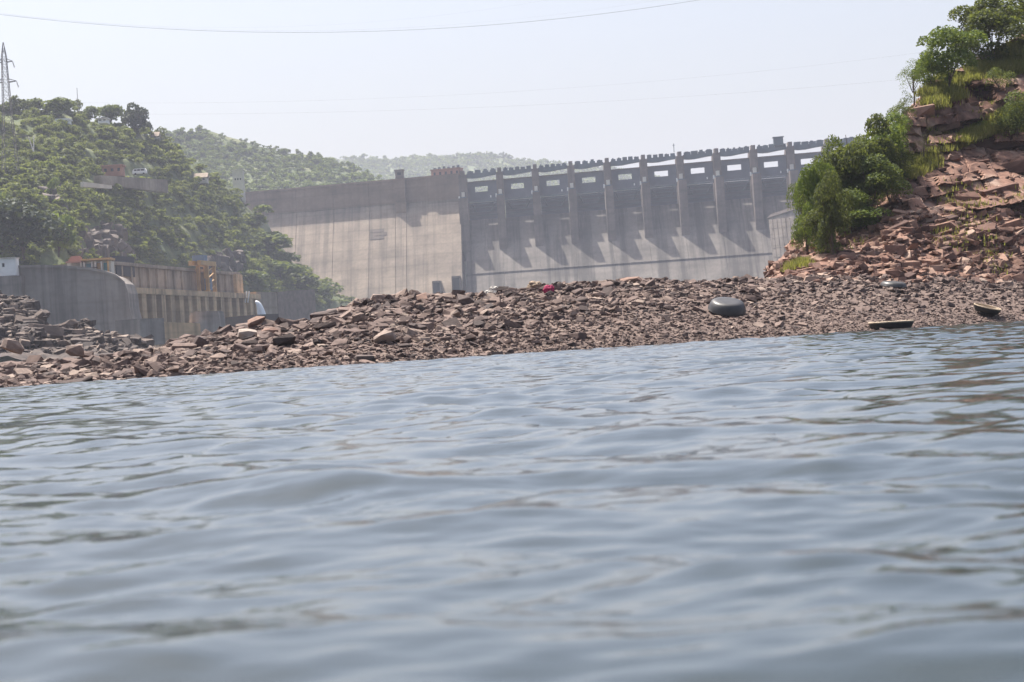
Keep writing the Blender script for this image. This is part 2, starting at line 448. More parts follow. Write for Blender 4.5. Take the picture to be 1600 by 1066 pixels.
# --- wooded hillside on the far bank (to the left)
HL = [  # px, base y, base depth, skyline y, skyline depth
    (-500, 450, 560, 150, 820), (-200, 450, 590, 152, 860), (0, 450, 640, 162, 880), (60, 448, 655, 168, 890), (100, 446, 665, 166, 900), (130, 444, 690, 178, 910), (200, 440, 770, 198, 930), (250, 440, 820, 222, 960),
    (300, 442, 860, 250, 1000), (350, 446, 900, 284, 1040), (383, 450, 930, 314, 1090), (420, 455, 980, 352, 1130), (450, 462, 1020, 400, 1160), (500, 474, 1080, 438, 1185), (555, 490, 1150, 476, 1200), (620, 505, 1180, 497, 1205), (680, 515, 1190, 512, 1210)]
PXH = np.arange(-500, 684, 4.0)
yb, Yb, yt, Yt = keyed(PXH, HL)
rows = []
NH = 110
for i in range(-14, NH + 20):
    if i <= NH:
        f = max(i, 0) / NH
        py = yb + (yt - yb) * f
        Y = Yb + (Yt - Yb) * (0.35 * f + 0.65 * f * f)
        X, Y, Z = ground_xy(PXH, py, Y)
        if i < 0: Z = Z + i * 3.0; Y = Y + i * 0.6
        Xl, Yl, Zl = X, Y, Z
    else:
        k = i - NH; Y = Yl + k * 9; X = Xl / Yl * Y; Z = Zl - 0.06 * k * k - k * 0.3
    nz = fbm(X * 0.02, Y * 0.02, 5) * 14
    q = Z + nz; T = 14.0; fr = q / T - np.floor(q / T); st = np.clip((fr - 0.55) / 0.45, 0, 1); st = st * st * (3 - 2 * st)
    Z = Z + (st - fr) * T * 0.35 + fbm(X * 0.05, Y * 0.05, 4) * 4
    rows.append((X, Y, Z))
hill = terrain('wooded_hillside', PXH, rows, M['hill'])

H2 = [(60, 335, 1500, 243, 1700), (180, 335, 1500, 225, 1720), (230, 335, 1500, 217, 1740), (270, 335, 1500, 212, 1760), (330, 335, 1500, 212, 1780), (400, 335, 1500, 231, 1800), (450, 335, 1500, 243, 1820), (500, 340, 1500, 253, 1830), (560, 340, 1500, 267, 1840), (620, 340, 1500, 291, 1850), (700, 345, 1500, 315, 1850), (800, 350, 1500, 333, 1850)]
PX2 = np.arange(60, 804, 6.0)
yb, Yb, yt, Yt = keyed(PX2, H2)
rows = []
for i in range(0, 60):
    if i <= 40:
        f = i / 40; py = yb + (yt - yb) * f; Y = Yb + (Yt - Yb) * f
        X, Y, Z = ground_xy(PX2, py, Y); Xl, Yl, Zl = X, Y, Z
    else:
        k = i - 40; Y = Yl + k * 25; X = Xl / Yl * Y; Z = Zl - 0.4 * k * k
    rows.append((X, Y, Z + fbm(X * 0.01, Y * 0.01, 4) * 16))
hill2 = terrain('reservoir_hill', PX2, rows, M['hill'])

H3 = [(-300, 336, 2900, 266, 3700), (200, 336, 2900, 254, 3700), (480, 336, 2900, 251, 3700), (540, 336, 2900, 248, 3700), (640, 336, 2900, 246, 3700), (730, 336, 2900, 243, 3700), (790, 334, 2900, 246, 3700), (830, 332, 2900, 253, 3700), (880, 328, 2900, 258, 3700), (960, 324, 2900, 268, 3700), (1040, 318, 2900, 283, 3700), (1150, 311, 2900, 296, 3700), (1300, 304, 2900, 299, 3700), (2400, 246, 2900, 242, 3700)]
PX3 = np.arange(-300, 2400, 8.0)
yb, Yb, yt, Yt = keyed(PX3, H3)
rows = []
for i in range(0, 44):
    if i <= 30:
        f = i / 30; py = yb + (yt - yb) * f; Y = Yb + (Yt - Yb) * f
        X, Y, Z = ground_xy(PX3, py, Y); Xl, Yl, Zl = X, Y, Z
    else:
        k = i - 30; Y = Yl + k * 60; X = Xl / Yl * Y; Z = Zl - 0.3 * k * k
    rows.append((X, Y, Z + fbm(X * 0.006, Y * 0.006, 4) * 14))
hill3 = terrain('distant_plateau', PX3, rows, M['hill'])

# ------------------------------------------------------------------ the river
NCW = 560
us = np.linspace(-0.36, 0.36, NCW)
ys = [1.0]
while ys[-1] < 122:
    y = ys[-1]; ys.append(y + max(0.022, min(0.12, y * y / (F * HCAM) * 1.2 + y * 0.0016)))
ys = np.array(ys)
YW, UW = np.meshgrid(ys, us, indexing='ij')
XW = UW * (YW + 6.0)
ZW = np.zeros_like(XW)
wr = np.random.default_rng(21)
NWV = 104
for i in range(NWV):
    lam = 0.11 * (26.0 ** (i / (NWV - 1)))
    k = 2 * math.pi / lam
    th = wr.normal(0.22, 0.72) + math.pi / 2
    slope = 0.0142 * (0.75 + 0.5 * wr.random()) * (0.95 if lam < 0.25 else 1.0 if lam < 0.36 else 1.3) * (1.0 if lam < 1.4 else 0.75)
    a = slope / k
    ph = k * (XW * math.cos(th) + YW * math.sin(th)) + wr.random() * 6.283
    lodf = np.clip(1.6 - (YW * YW / (F * HCAM)) * 0 - 0.0 * YW, 0, 1)
    ZW += a * (np.cos(ph) + 0.12 * np.cos(2 * ph)) * lodf
# gusts: patches of calmer and rougher water
gust = 0.8 + 0.9 * (fbm(XW * 0.22 + 3, YW * 0.10 + 8, 3) + 0.25)
shore = np.clip((d0(np.clip(800 + F * XW / YW, -400, 2000)) - YW) / 6.0, 0.25, 1)
ZW = ZW * np.clip(gust, 0.5, 1.5) * shore
nr, nc = XW.shape
i = np.arange((nr - 1) * (nc - 1)); r = i // (nc - 1); c = i % (nc - 1); a = r * nc + c
river = link(bpy.data.objects.new('river', np_mesh('river', np.stack([XW, YW, ZW], -1).reshape(-1, 3), np.stack([a, a + 1, a + 1 + nc, a + nc], 1), M['water'], smooth=True)))
tag(river, kind='structure')
o = mesh_obj('river_reach', [(-900, -880, -0.16), (900, -880, -0.16), (900, 1400, -0.16), (-900, 1400, -0.16)], [(0, 1, 2, 3)], M['water'])
tag(o, kind='structure')

# ------------------------------------------------------------------ rocks
def hull_rock(seed, flat=0.6, n=16, boxy=0.5):
    r = random.Random(seed)
    bm = bmesh.new()
    for _ in range(n):
        while True:
            p = Vector((r.uniform(-1, 1), r.uniform(-1, 1), r.uniform(-1, 1)))
            if p.length > 0.3: break
        m = max(abs(p.x), abs(p.y), abs(p.z)); s = p / m; q = p.normalized()
        p = s * boxy + q * (1 - boxy); p *= r.uniform(0.85, 1.0)
        bm.verts.new((p.x, p.y * 0.8, p.z * flat))
    res = bmesh.ops.convex_hull(bm, input=bm.verts)
    bmesh.ops.delete(bm, geom=[g for g in res['geom_interior'] if isinstance(g, bmesh.types.BMVert)], context='VERTS')
    bmesh.ops.triangulate(bm, faces=bm.faces)
    bm.verts.index_update()
    V = np.array([v.co[:] for v in bm.verts]); T = np.array([[v.index for v in f.verts] for f in bm.faces])
    bm.free(); return V, T
ROCKS = [hull_rock(100 + k, random.uniform(0.35, 0.75), random.choice([12, 14, 18]), random.uniform(0.3, 0.8)) for k in range(18)]
def box_rock(seed, flat):
    r = random.Random(seed); bm = bmesh.new()
    for x in (-1, 1):
        for y in (-1, 1):
            for z in (-1, 1):
                c = r.uniform(0.12, 0.4); j = lambda: r.uniform(-.16, .16)
                for ax in range(3):
                    p = [x, y, z]; p[ax] *= 1 - c
                    if r.random() < .75: bm.verts.new(((p[0] + j()), (p[1] + j()) * .85, (p[2] + j()) * flat))
    res = bmesh.ops.convex_hull(bm, input=bm.verts)
    bmesh.ops.delete(bm, geom=[g for g in res['geom_interior'] if isinstance(g, bmesh.types.BMVert)], context='VERTS')
    bmesh.ops.triangulate(bm, faces=bm.faces); bm.verts.index_update()
    V = np.array([v.co[:] for v in bm.verts]); T = np.array([[v.index for v in f.verts] for f in bm.faces])
    bm.free(); return V, T
BLOCKS = [box_rock(300 + k, random.uniform(0.4, 0.75)) for k in range(14)]
ROCKS += [box_rock(350 + k, random.uniform(0.3, 0.6)) for k in range(10)]

def rot_mats(eul):
    """n x 3 Euler angles (x, y, z) -> n x 3 x 3"""
    cx, cy_, cz = np.cos(eul).T; sx, sy, sz = np.sin(eul).T
    o_ = np.zeros_like(cx); e = np.ones_like(cx)
    Rx = np.stack([e, o_, o_, o_, cx, -sx, o_, sx, cx], 1).reshape(-1, 3, 3)
    Ry = np.stack([cy_, o_, sy, o_, e, o_, -sy, o_, cy_], 1).reshape(-1, 3, 3)
    Rz = np.stack([cz, -sz, o_, sz, cz, o_, o_, o_, e], 1).reshape(-1, 3, 3)
    return Rz @ Ry @ Rx
def merge(lib, pos, eul, scl, rnd, jitter=0.0):
    """place library pieces (all with the same face size) and merge them -> V, F, rnd"""
    n = len(pos); which = rng.integers(0, len(lib), n)
    R = rot_mats(eul); Vs = []; Fs = []; Rs = []; base = 0
    for k in range(len(lib)):
        sel = np.where(which == k)[0]
        if not len(sel): continue
        V, T = lib[k][0], lib[k][1]
        W = np.einsum('nij,nvj->nvi', R[sel], V[None] * scl[sel][:, None, :]) + pos[sel][:, None, :]
        Vs.append(W.reshape(-1, 3))
        Fs.append((T[None] + (np.arange(len(sel)) * len(V))[:, None, None]).reshape(-1, T.shape[1]) + base)
        fr = np.repeat(rnd[sel], len(T))
        if len(lib[k]) > 2: fr = fr + np.tile(lib[k][2], len(sel))
        if jitter: fr = fr + rng.normal(0, jitter, len(fr))
        Rs.append(fr)
        base += len(sel) * len(V)
    return np.concatenate(Vs), np.concatenate(Fs), np.clip(np.concatenate(Rs), 0, 1)
def drop_many(name, X, Y):
    Z = np.zeros(len(X)); N = np.zeros((len(X), 3)); ok = np.zeros(len(X), bool); t = TERR[name]
    for i in range(len(X)):
        loc, nor, idx, dist = t.ray_cast(Vector((X[i], Y[i], 600)), Vector((0, 0, -1)))
        if loc is not None:
            Z[i] = loc.z; N[i] = nor if nor.z > 0 else -nor; ok[i] = True
    return Z, N, ok

rock_meshes = []
for k, (V, T) in enumerate([hull_rock(700 + k, random.uniform(.35, .6), 30, random.uniform(.35, .75)) for k in range(14)] + [box_rock(730 + k, random.uniform(.3, .55)) for k in range(10)]):
    rock_meshes.append(np_mesh('stone', V, T, M['bank_rock'], np.zeros(len(T))))
block_meshes = []
for k, (V, T) in enumerate(BLOCKS):
    block_meshes.append(np_mesh('rock_block', V, T, M['cliff_block'], np.zeros(len(T))))

# stones of the rubble bank: position along the shore (px) and distance inland t
n = 42000
px = rng.uniform(-260, 1860, n); 
keep = rng.random(n) < np.interp(px, [-260, 500, 800, 1860], [0.8, 0.85, 1, 1]); px = px[keep]; n = len(px)
t = rng.uniform(-0.3, 1.0, n) ** 1.0 * 19.5
Ysn = d0(np.clip(px, -400, 2000)) + t; Xs = (px - 800) / F * Ysn
Zs, Ns, ok = drop_many('rubble_bank', Xs, Ysn)
mean = np.interp(px, [-260, 300, 650, 900, 1200, 1860], [0.12, 0.118, 0.105, 0.082, 0.066, 0.07])
size = mean * np.exp(rng.normal(0, 0.5, n))
size *= np.clip(0.6 + t / 22, 0.6, 1.2)          # smaller by the water, larger on the crest
size = np.clip(size, 0.05, np.interp(px, [-260, 500, 900, 1860], [0.46, 0.44, 0.28, 0.25]))
ok &= (Zs > -0.15) 
ext = np.stack([size * rng.uniform(0.8, 1.35, n), size * rng.uniform(0.8, 1.2, n), size * rng.uniform(0.65, 1.1, n)], 1)
eul = np.stack([rng.normal(0, 0.30, n), rng.normal(0, 0.30, n), rng.uniform(0, 6.28, n)], 1)
pos = np.stack([Xs, Ysn, Zs + size * 0.12], 1)
rv = rng.random(n)
ppx, ppy = project(Xs, Ysn, Zs)
crest_y = np.interp(px, PXB, cy)
vis = ok & (ppx > 5) & (ppx < 1595) & (t < np.interp(px, PXB, WB) + 0.5)
order = np.argsort(-(size / Ysn) * vis)
big = order[:300]
for i in big:
    s = bpy.data.objects.new('stone', rock_meshes[i % len(rock_meshes)]); link(s, bank)
    s.location = pos[i]; s.rotation_euler = eul[i]; s.scale = ext[i]
rest = np.ones(n, bool); rest[big] = False; rest &= ok
V, T, R = merge(ROCKS, pos[rest], eul[rest], ext[rest], rv[rest])
o = link(bpy.data.objects.new('small_stones', np_mesh('small_stones', V, T, M['bank_rock'], R)), bank); tag(o, kind='stuff')
# gravel at the water's edge
n = 9000
px = rng.uniform(-260, 1860, n); t = np.abs(rng.normal(0, 2.2, n)) - 0.5
Yg = d0(np.clip(px, -400, 2000)) + t; Xg = (px - 800) / F * Yg
Zg, Ng, ok = drop_many('rubble_bank', Xg, Yg); ok &= Zg > -0.12
sz = np.clip(0.055 * np.exp(rng.normal(0, 0.45, n)), 0.02, 0.2)[:, None] * rng.uniform(0.7, 1.3, (n, 3))
V, T, R = merge(ROCKS[:6], np.stack([Xg, Yg, Zg], 1)[ok], np.stack([rng.normal(0, .3, n), rng.normal(0, .3, n), rng.uniform(0, 6.28, n)], 1)[ok], sz[ok], (rng.random(n) * 0.8)[ok])
o = link(bpy.data.objects.new('gravel', np_mesh('gravel', V, T, M['bank_rock'], R)), bank); tag(o, kind='stuff')

# half-sunk stones off the shore
n = 420
px = rng.uniform(-200, 1750, n); t = -np.abs(rng.normal(0, .9, n)); sz0 = np.clip(0.085 * np.exp(rng.normal(0, .45, n)), .04, .22) * np.interp(px, [0, 800, 1600], [1.35, 1, .8])
Yg = d0(np.clip(px, -400, 2000)) + t; Xg = (px - 800) / F * Yg
V, T, R = merge(ROCKS, np.stack([Xg, Yg, -sz0 * .15], 1), np.stack([rng.normal(0, .2, n), rng.normal(0, .2, n), rng.uniform(0, 6.28, n)], 1), sz0[:, None] * rng.uniform(.7, 1.3, (n, 3)), rng.random(n) * .5)
o = link(bpy.data.objects.new('shore_stones', np_mesh('shore_stones', V, T, M['bank_rock'], R)), bank); tag(o, kind='stuff')

# boulders that stand out, each a thing of its own
def boulder(px, py, wpx, hpx, mat, label, seed, rz=0.3, tilt=0.0, boxy=0.5):
    loc, nor = hit('rubble_bank', px, py + hpx * 0.3)
    if loc is None:
        loc = P(px, py + hpx * 0.3, d0(px) + float(np.interp(px, PXB, WB)) - 1.0)
    mpp = loc.y / F
    V, T = hull_rock(seed, 1.0, 26, boxy)
    o = link(bpy.data.objects.new('boulder', np_mesh('boulder', V, T, mat, np.zeros(len(T)))))
    w = wpx * mpp / 2 * 1.1; h = hpx * mpp / 2 * 1.15
    o.scale = (w, w * 0.9, h); o.location = loc + Vector((0, 0, h * 0.55)); o.rotation_euler = (0.15, tilt, rz)
    tag(o, label, 'boulder', 'boulders that stand out of the rubble bank')
boulder(386, 525, 34, 20, M['pale_rock'], 'pale cream rounded boulder on the bank below the water jet', 901, 0.1, 0.1)
boulder(421, 521, 28, 16, M['rust_rock'], 'orange brown block of stone just beside the pale cream boulder', 902, 0.4, -0.1, 0.8)
boulder(601, 529, 38, 22, M['tan_rock'], 'large smooth tan boulder halfway up the bank in front of the dam wall', 903, 0.2, -0.35)
boulder(570, 561, 34, 14, M['dark_rock'], 'dark squat boulder at the water edge below the large tan one', 904, 0.0, 0.0)
boulder(588, 467, 26, 15, M['tan_rock'], 'tan and dark boulder standing on the crest where the rubble first rises', 905, 0.5, 0.1)
boulder(655, 468, 28, 12, M['rust_rock'], 'reddish slab on the crest below the dark joint of the dam', 906, 0.2, -0.2, 0.8)
boulder(693, 464, 30, 10, M['tan_rock'], 'flat pinkish slab on the crest under the two doorways of the dam', 907, 0.0, 0.0, 0.8)
boulder(728, 472, 34, 20, M['dark_rock'], 'dark wedge shaped boulder just below the crest near the white sacks', 908, 0.4, 0.35)
boulder(506, 492, 46, 12, M['dark_rock'], 'long dark flat slab on the crest of the lower rubble', 909, 0.1, -0.12, 0.8)
boulder(985, 438, 32, 8, M['rust_rock'], 'rust coloured slab on the crest in front of the spillway', 910, 0.1, -0.1, 0.8)
boulder(400, 502, 30, 10, M['rust_rock'], 'orange slab leaning on the crest right under the water jet', 911, 0.3, -0.35, 0.8)
boulder(118, 547, 30, 18, M['tan_rock'], 'tan angular block on the low bank in front of the grey curved wall', 912, 0.2, 0.2, 0.8)
boulder(20, 541, 34, 18, M['tan_rock'], 'pinkish block at the low end of the bank below the white cabin', 913, 0.7, 0.35, 0.8)
boulder(313, 539, 22, 22, M['dark_rock'], 'dark greenish upright boulder on the bank below the orange gantry', 914, 0.2, 0.5, 0.8)

# blocks of the cliff
def cliff_pts(n, y0=-40, x0=1185, x1=1640):
    out = []
    while len(out) < n:
        px = random.uniform(x0, x1); py = random.uniform(y0, 445)
        loc, nor = hit('cliff', px, py)
        if loc is None or loc.z < 1.2: continue
        out.append((px, py, loc, nor))
    return out
GRASSY = [[(1478, 128), (1600, 60), (1640, 40), (1640, 85), (1560, 112), (1480, 140)], [(1470, 238), (1520, 200), (1600, 160), (1640, 150), (1640, 190), (1560, 205), (1490, 232)],
          [(1420, 140), (1470, 112), (1500, 118), (1450, 150)], [(1410, 255), (1450, 235), (1455, 262), (1415, 280)], [(1545, 110), (1600, 90), (1600, 112), (1560, 124)], [(1448, 158), (1490, 140), (1500, 152), (1460, 172)], [(1235, 420), (1258, 408), (1262, 412), (1240, 424)]]
def inside(px, py, poly):
    c = False
    for i in range(len(poly)):
        x1, y1 = poly[i]; x2, y2 = poly[i - 1]
        if (y1 > py) != (y2 > py) and px < (x2 - x1) * (py - y1) / (y2 - y1) + x1: c = not c
    return c
pts = cliff_pts(230, 345) + cliff_pts(40, 90)
k = 0
for px, py, loc, nor in pts:
    if k >= 300 or any(inside(px, py, g) for g in GRASSY): continue
    k += 1
    s = random.uniform(0.15, 0.34) * (1.5 if random.random() < 0.15 else 1)
    o = link(bpy.data.objects.new('rock_block', random.choice(block_meshes)), cliff)
    low = py > 380
    o.scale = (s * random.uniform(1.0, 2.2), s * random.uniform(0.8, 1.5), s * random.uniform(0.7, 1.1))
    o.location = loc + nor * (-0.25 * s)
    o.rotation_euler = (random.gauss(0, 0.3 if low else 0.12), random.gauss(-0.12, 0.3 if low else 0.1), random.uniform(-0.6, 0.6) + (random.uniform(0, 6.28) if low else 0))
for (px, py, w, h, dz) in ((1545, 226, 110, 20, .0), (1590, 262, 80, 18, 0), (1440, 178, 44, 18, 0), (1478, 196, 40, 16, 0), (1560, 300, 56, 18, 0), (1500, 312, 60, 14, 0),
                          (1430, 300, 44, 12, 0), (1590, 330, 60, 16, 0), (1475, 355, 44, 12, 0)):
    loc, nor = hit('cliff', px, py)
    if loc is None: continue
    u_ = loc.y / F
    o = link(bpy.data.objects.new('ledge', random.choice(block_meshes)), cliff)
    o.scale = (w * u_ / 2, w * u_ / 2.6, h * u_ / 2 / .6); o.location = loc + Vector((0, w * u_ / 5, 0)); o.rotation_euler = (random.gauss(0, .05), -.14 + random.gauss(0, .04), random.uniform(-.3, .3))
pts = cliff_pts(1900, 330) + cliff_pts(500, 60)
pos = []; sc = []; eu = []
for px, py, loc, nor in pts:
    if any(inside(px, py, g) for g in GRASSY) and random.random() < 0.9: continue
    s = 0.14 * math.exp(random.gauss(0, 0.45)); low = py > 370
    pos.append(loc - nor * 0.1 * s); sc.append((s * random.uniform(1, 2), s * random.uniform(0.8, 1.4), s * random.uniform(0.6, 1.1)))
    eu.append((random.gauss(0, 0.3), random.gauss(-0.1, 0.3), random.uniform(0, 6.28) if low else random.uniform(-0.7, 0.7)))
V, T, R = merge(BLOCKS + ROCKS[:6], np.array(pos), np.array(eu), np.array(sc), rng.random(len(pos)))
o = link(bpy.data.objects.new('scree', np_mesh('scree', V, T, M['cliff_block'], R)), cliff); tag(o, kind='stuff')

# ------------------------------------------------------------------ foliage library
def leaf_cluster(seed, nleaf, ls, lobes=6, flat=0.85, spread=0.62, gap=0.0):
    """crown of unit size (radius ~1, base at z=0, top at z~1.7*flat): quads on uneven lobes"""
    r = np.random.default_rng(seed)
    cs = r.normal(0, 1, (lobes, 3)); cs /= np.linalg.norm(cs, axis=1)[:, None]; cs *= (r.random(lobes) ** 0.5 * spread)[:, None]
    rad = r.uniform(0.19, 0.48, lobes)
    w = rad ** 2; w /= w.sum()
    which = r.choice(lobes, nleaf, p=w)
    d = r.normal(0, 1, (nleaf, 3)); d /= np.linalg.norm(d, axis=1)[:, None]; d[:, 2] = np.where(d[:, 2] < -0.3, -d[:, 2], d[:, 2])
    rr = r.uniform(0.55, 1.08, nleaf) ** 0.6
    c = cs[which] + d * (rad[which] * rr)[:, None]
    nrm = d + r.normal(0, 0.75, (nleaf, 3)); nrm /= np.linalg.norm(nrm, axis=1)[:, None]
    a = np.cross(nrm, r.normal(0, 1, (nleaf, 3))); a /= np.linalg.norm(a, axis=1)[:, None]
    b = np.cross(nrm, a)
    s1 = (ls * r.uniform(0.6, 1.4, nleaf))[:, None]; s2 = (ls * r.uniform(0.35, 0.8, nleaf))[:, None]
    V = np.stack([c - a * s1, c + b * s2, c + a * s1, c - b * s2], 1)
    V[..., 2] = V[..., 2] * flat + flat * 0.85
    Fq = np.arange(nleaf * 4).reshape(-1, 4)
    shade = (r.random(lobes) - 0.5)[which] * 0.35 + r.normal(0, 0.13, nleaf)
    return V.reshape(-1, 3), Fq, shade

LIB_NEAR = [leaf_cluster(500 + k, 230, 0.16, random.choice([5, 6, 8])) for k in range(8)]
LIB_MID = [leaf_cluster(540 + k, 110, 0.22, 6) for k in range(6)]
LIB_FAR = [leaf_cluster(560 + k, 40, 0.36, 5) for k in range(6)]

BARE = [[(135, 350), (180, 352), (212, 405), (112, 405)], [(318, 408), (340, 398), (378, 398), (378, 428), (300, 420)], [(225, 370), (250, 372), (285, 405), (255, 408)],
        [(160, 256), (235, 256), (235, 285), (160, 285)], [(128, 283), (178, 283), (178, 296), (128, 296)], [(300, 272), (330, 272), (330, 286), (300, 286)], [(86, 184), (112, 184), (112, 193), (86, 193)],
        [(60, 395), (104, 395), (104, 428), (60, 428)], [(150, 182), (172, 182), (172, 194), (150, 194)], [(60, 290), (100, 290), (100, 318), (60, 318)], [(370, 255), (386, 255), (386, 302), (366, 302)]]
def scatter_bushes(terr, n, x0, x1, y0, y1, smin, smax, lib, mat, name, bare=(), jit=0.0):
    pos = []; sc = []; eu = []; rv = []
    tries = 0
    while len(pos) < n and tries < n * 4:
        tries += 1
        px = random.uniform(x0, x1); py = random.uniform(y0, y1)
        loc, nor = hit(terr, px, py)
        if loc is None or loc.z < 3: continue
        if any(inside(px, py, g) for g in bare): continue
        g = float(vnoise(np.array(loc.x * 0.022), np.array(loc.y * 0.022)))
        if g < 0.2 and random.random() < 0.6: continue
        s = random.uniform(smin, smax) * (0.75 + 0.6 * g)
        pos.append(loc - Vector((0, 0, s * 0.25))); sc.append((s * random.uniform(0.85, 1.3), s * random.uniform(0.85, 1.2), s * random.uniform(0.65, 1.15)))
        eu.append((0, 0, random.uniform(0, 6.28))); rv.append(min(1, max(0, random.gauss(0.5, 0.26))))
    V, Fq, R = merge(lib, np.array(pos), np.array(eu), np.array(sc), np.array(rv))
    o = link(bpy.data.objects.new(name, np_mesh(name, V, Fq, mat, R)))
    tag(o, kind='stuff'); return o
o = scatter_bushes('wooded_hillside', 3000, -120, 575, 150, 480, 1.4, 4.0, LIB_NEAR, M['leaf_hill'], 'hillside_scrub', BARE)
tag(o, 'dense green scrub covering the near hillside beside the dam', 'scrub')
o = scatter_bushes('reservoir_hill', 2200, 60, 720, 195, 330, 2.4, 5.0, LIB_MID, M['leaf_far'], 'hill_woodland')
tag(o, 'hazy green woodland on the hill rising behind the dam crest', 'woodland')
o = scatter_bushes('distant_plateau', 5200, 440, 1100, 236, 320, 3.6, 7.0, LIB_FAR, M['leaf_far'], 'plateau_woodland')
tag(o, 'pale hazy woodland on the flat far ridge', 'woodland')

ROCKCUT = [BARE[0], BARE[1], [(60, 290), (100, 290), (104, 330), (60, 325)]]
pos = []; sc = []; eu = []
for g, n in zip(ROCKCUT, (60, 50, 12)):
    xs = [p[0] for p in g]; yy = [p[1] for p in g]
    while n > 0:
        px = random.uniform(min(xs), max(xs)); py = random.uniform(min(yy), max(yy))
        if not inside(px, py, g): continue
        n -= 1
        loc, nor = hit('wooded_hillside', px, py)
        if loc is None: continue
        s_ = random.uniform(1.0, 2.2); pos.append(loc); sc.append((s_ * random.uniform(.8, 1.4), s_, s_ * random.uniform(1.0, 2.4))); eu.append((random.gauss(0, .2), random.gauss(0, .2), random.uniform(-.6, .6)))
V, T, R = merge(BLOCKS, np.array(pos), np.array(eu), np.array(sc), rng.random(len(pos)) * .8)
o = link(bpy.data.objects.new('rock_face', np_mesh('rock_face', V, T, M['rockcut'], R)), hill); tag(o, kind='stuff')

def tree(name, base, H, W, mat, label, cat='tree', group=None, nleaf=900, ls=0.1, lobes=9, trunk_frac=0.3, seed=1, flat=1.0, spread=0.62, rbase=0.45, lean=(0, 0)):
    """base: ground point; H total height, W crown width in metres"""
    root = empty(name, base)
    tag(root, label, cat, group)
    crown_h = H * (1 - trunk_frac)
    V, Fq, sh = leaf_cluster(seed, nleaf, ls, lobes, 1.0, spread)
    zr = V[:, 2].max() - V[:, 2].min(); wr_ = np.percentile(V[:, 0], 96) - np.percentile(V[:, 0], 4)
    V = V.copy(); V[:, 2] = (V[:, 2] - V[:, 2].min()) / zr * crown_h + H * trunk_frac
    V[:, :2] = (V[:, :2] - np.median(V[:, :2], axis=0)) * (W / wr_)
    V[:, 0] += lean[0] * V[:, 2] / H; V[:, 1] += lean[1] * V[:, 2] / H
    o = bpy.data.objects.new('crown', np_mesh('crown', V, Fq, mat, np.clip(rbase + sh, 0, 1))); link(o, root)
    r = random.Random(seed); mb = MB()
    tr = max(0.05, H * 0.022); top = Vector((lean[0] * 0.5, lean[1] * 0.5, H * (trunk_frac + 0.35)))
    mb.tube([(0, 0, -0.3), (r.uniform(-.03, .03) * H, 0, H * trunk_frac * 0.6), top], [tr, tr * 0.75, tr * 0.3], 7)
    for k in range(5):
        a = r.uniform(0, 6.28); z0 = H * trunk_frac * r.uniform(0.6, 1.2)
        s = Vector((lean[0] * z0 / H * 0.7, lean[1] * z0 / H * 0.7, z0)); e = Vector((math.cos(a) * W * 0.33 + lean[0] * .6, math.sin(a) * W * 0.33 + lean[1] * .6, H * r.uniform(0.55, 0.85)))
        mb.tube([s, (s + e) / 2 + Vector((0, 0, -0.04 * H)), e], [tr * 0.5, tr * 0.35, tr * 0.12], 5)
    mb.build('trunk', M['bark'], root)
    return root

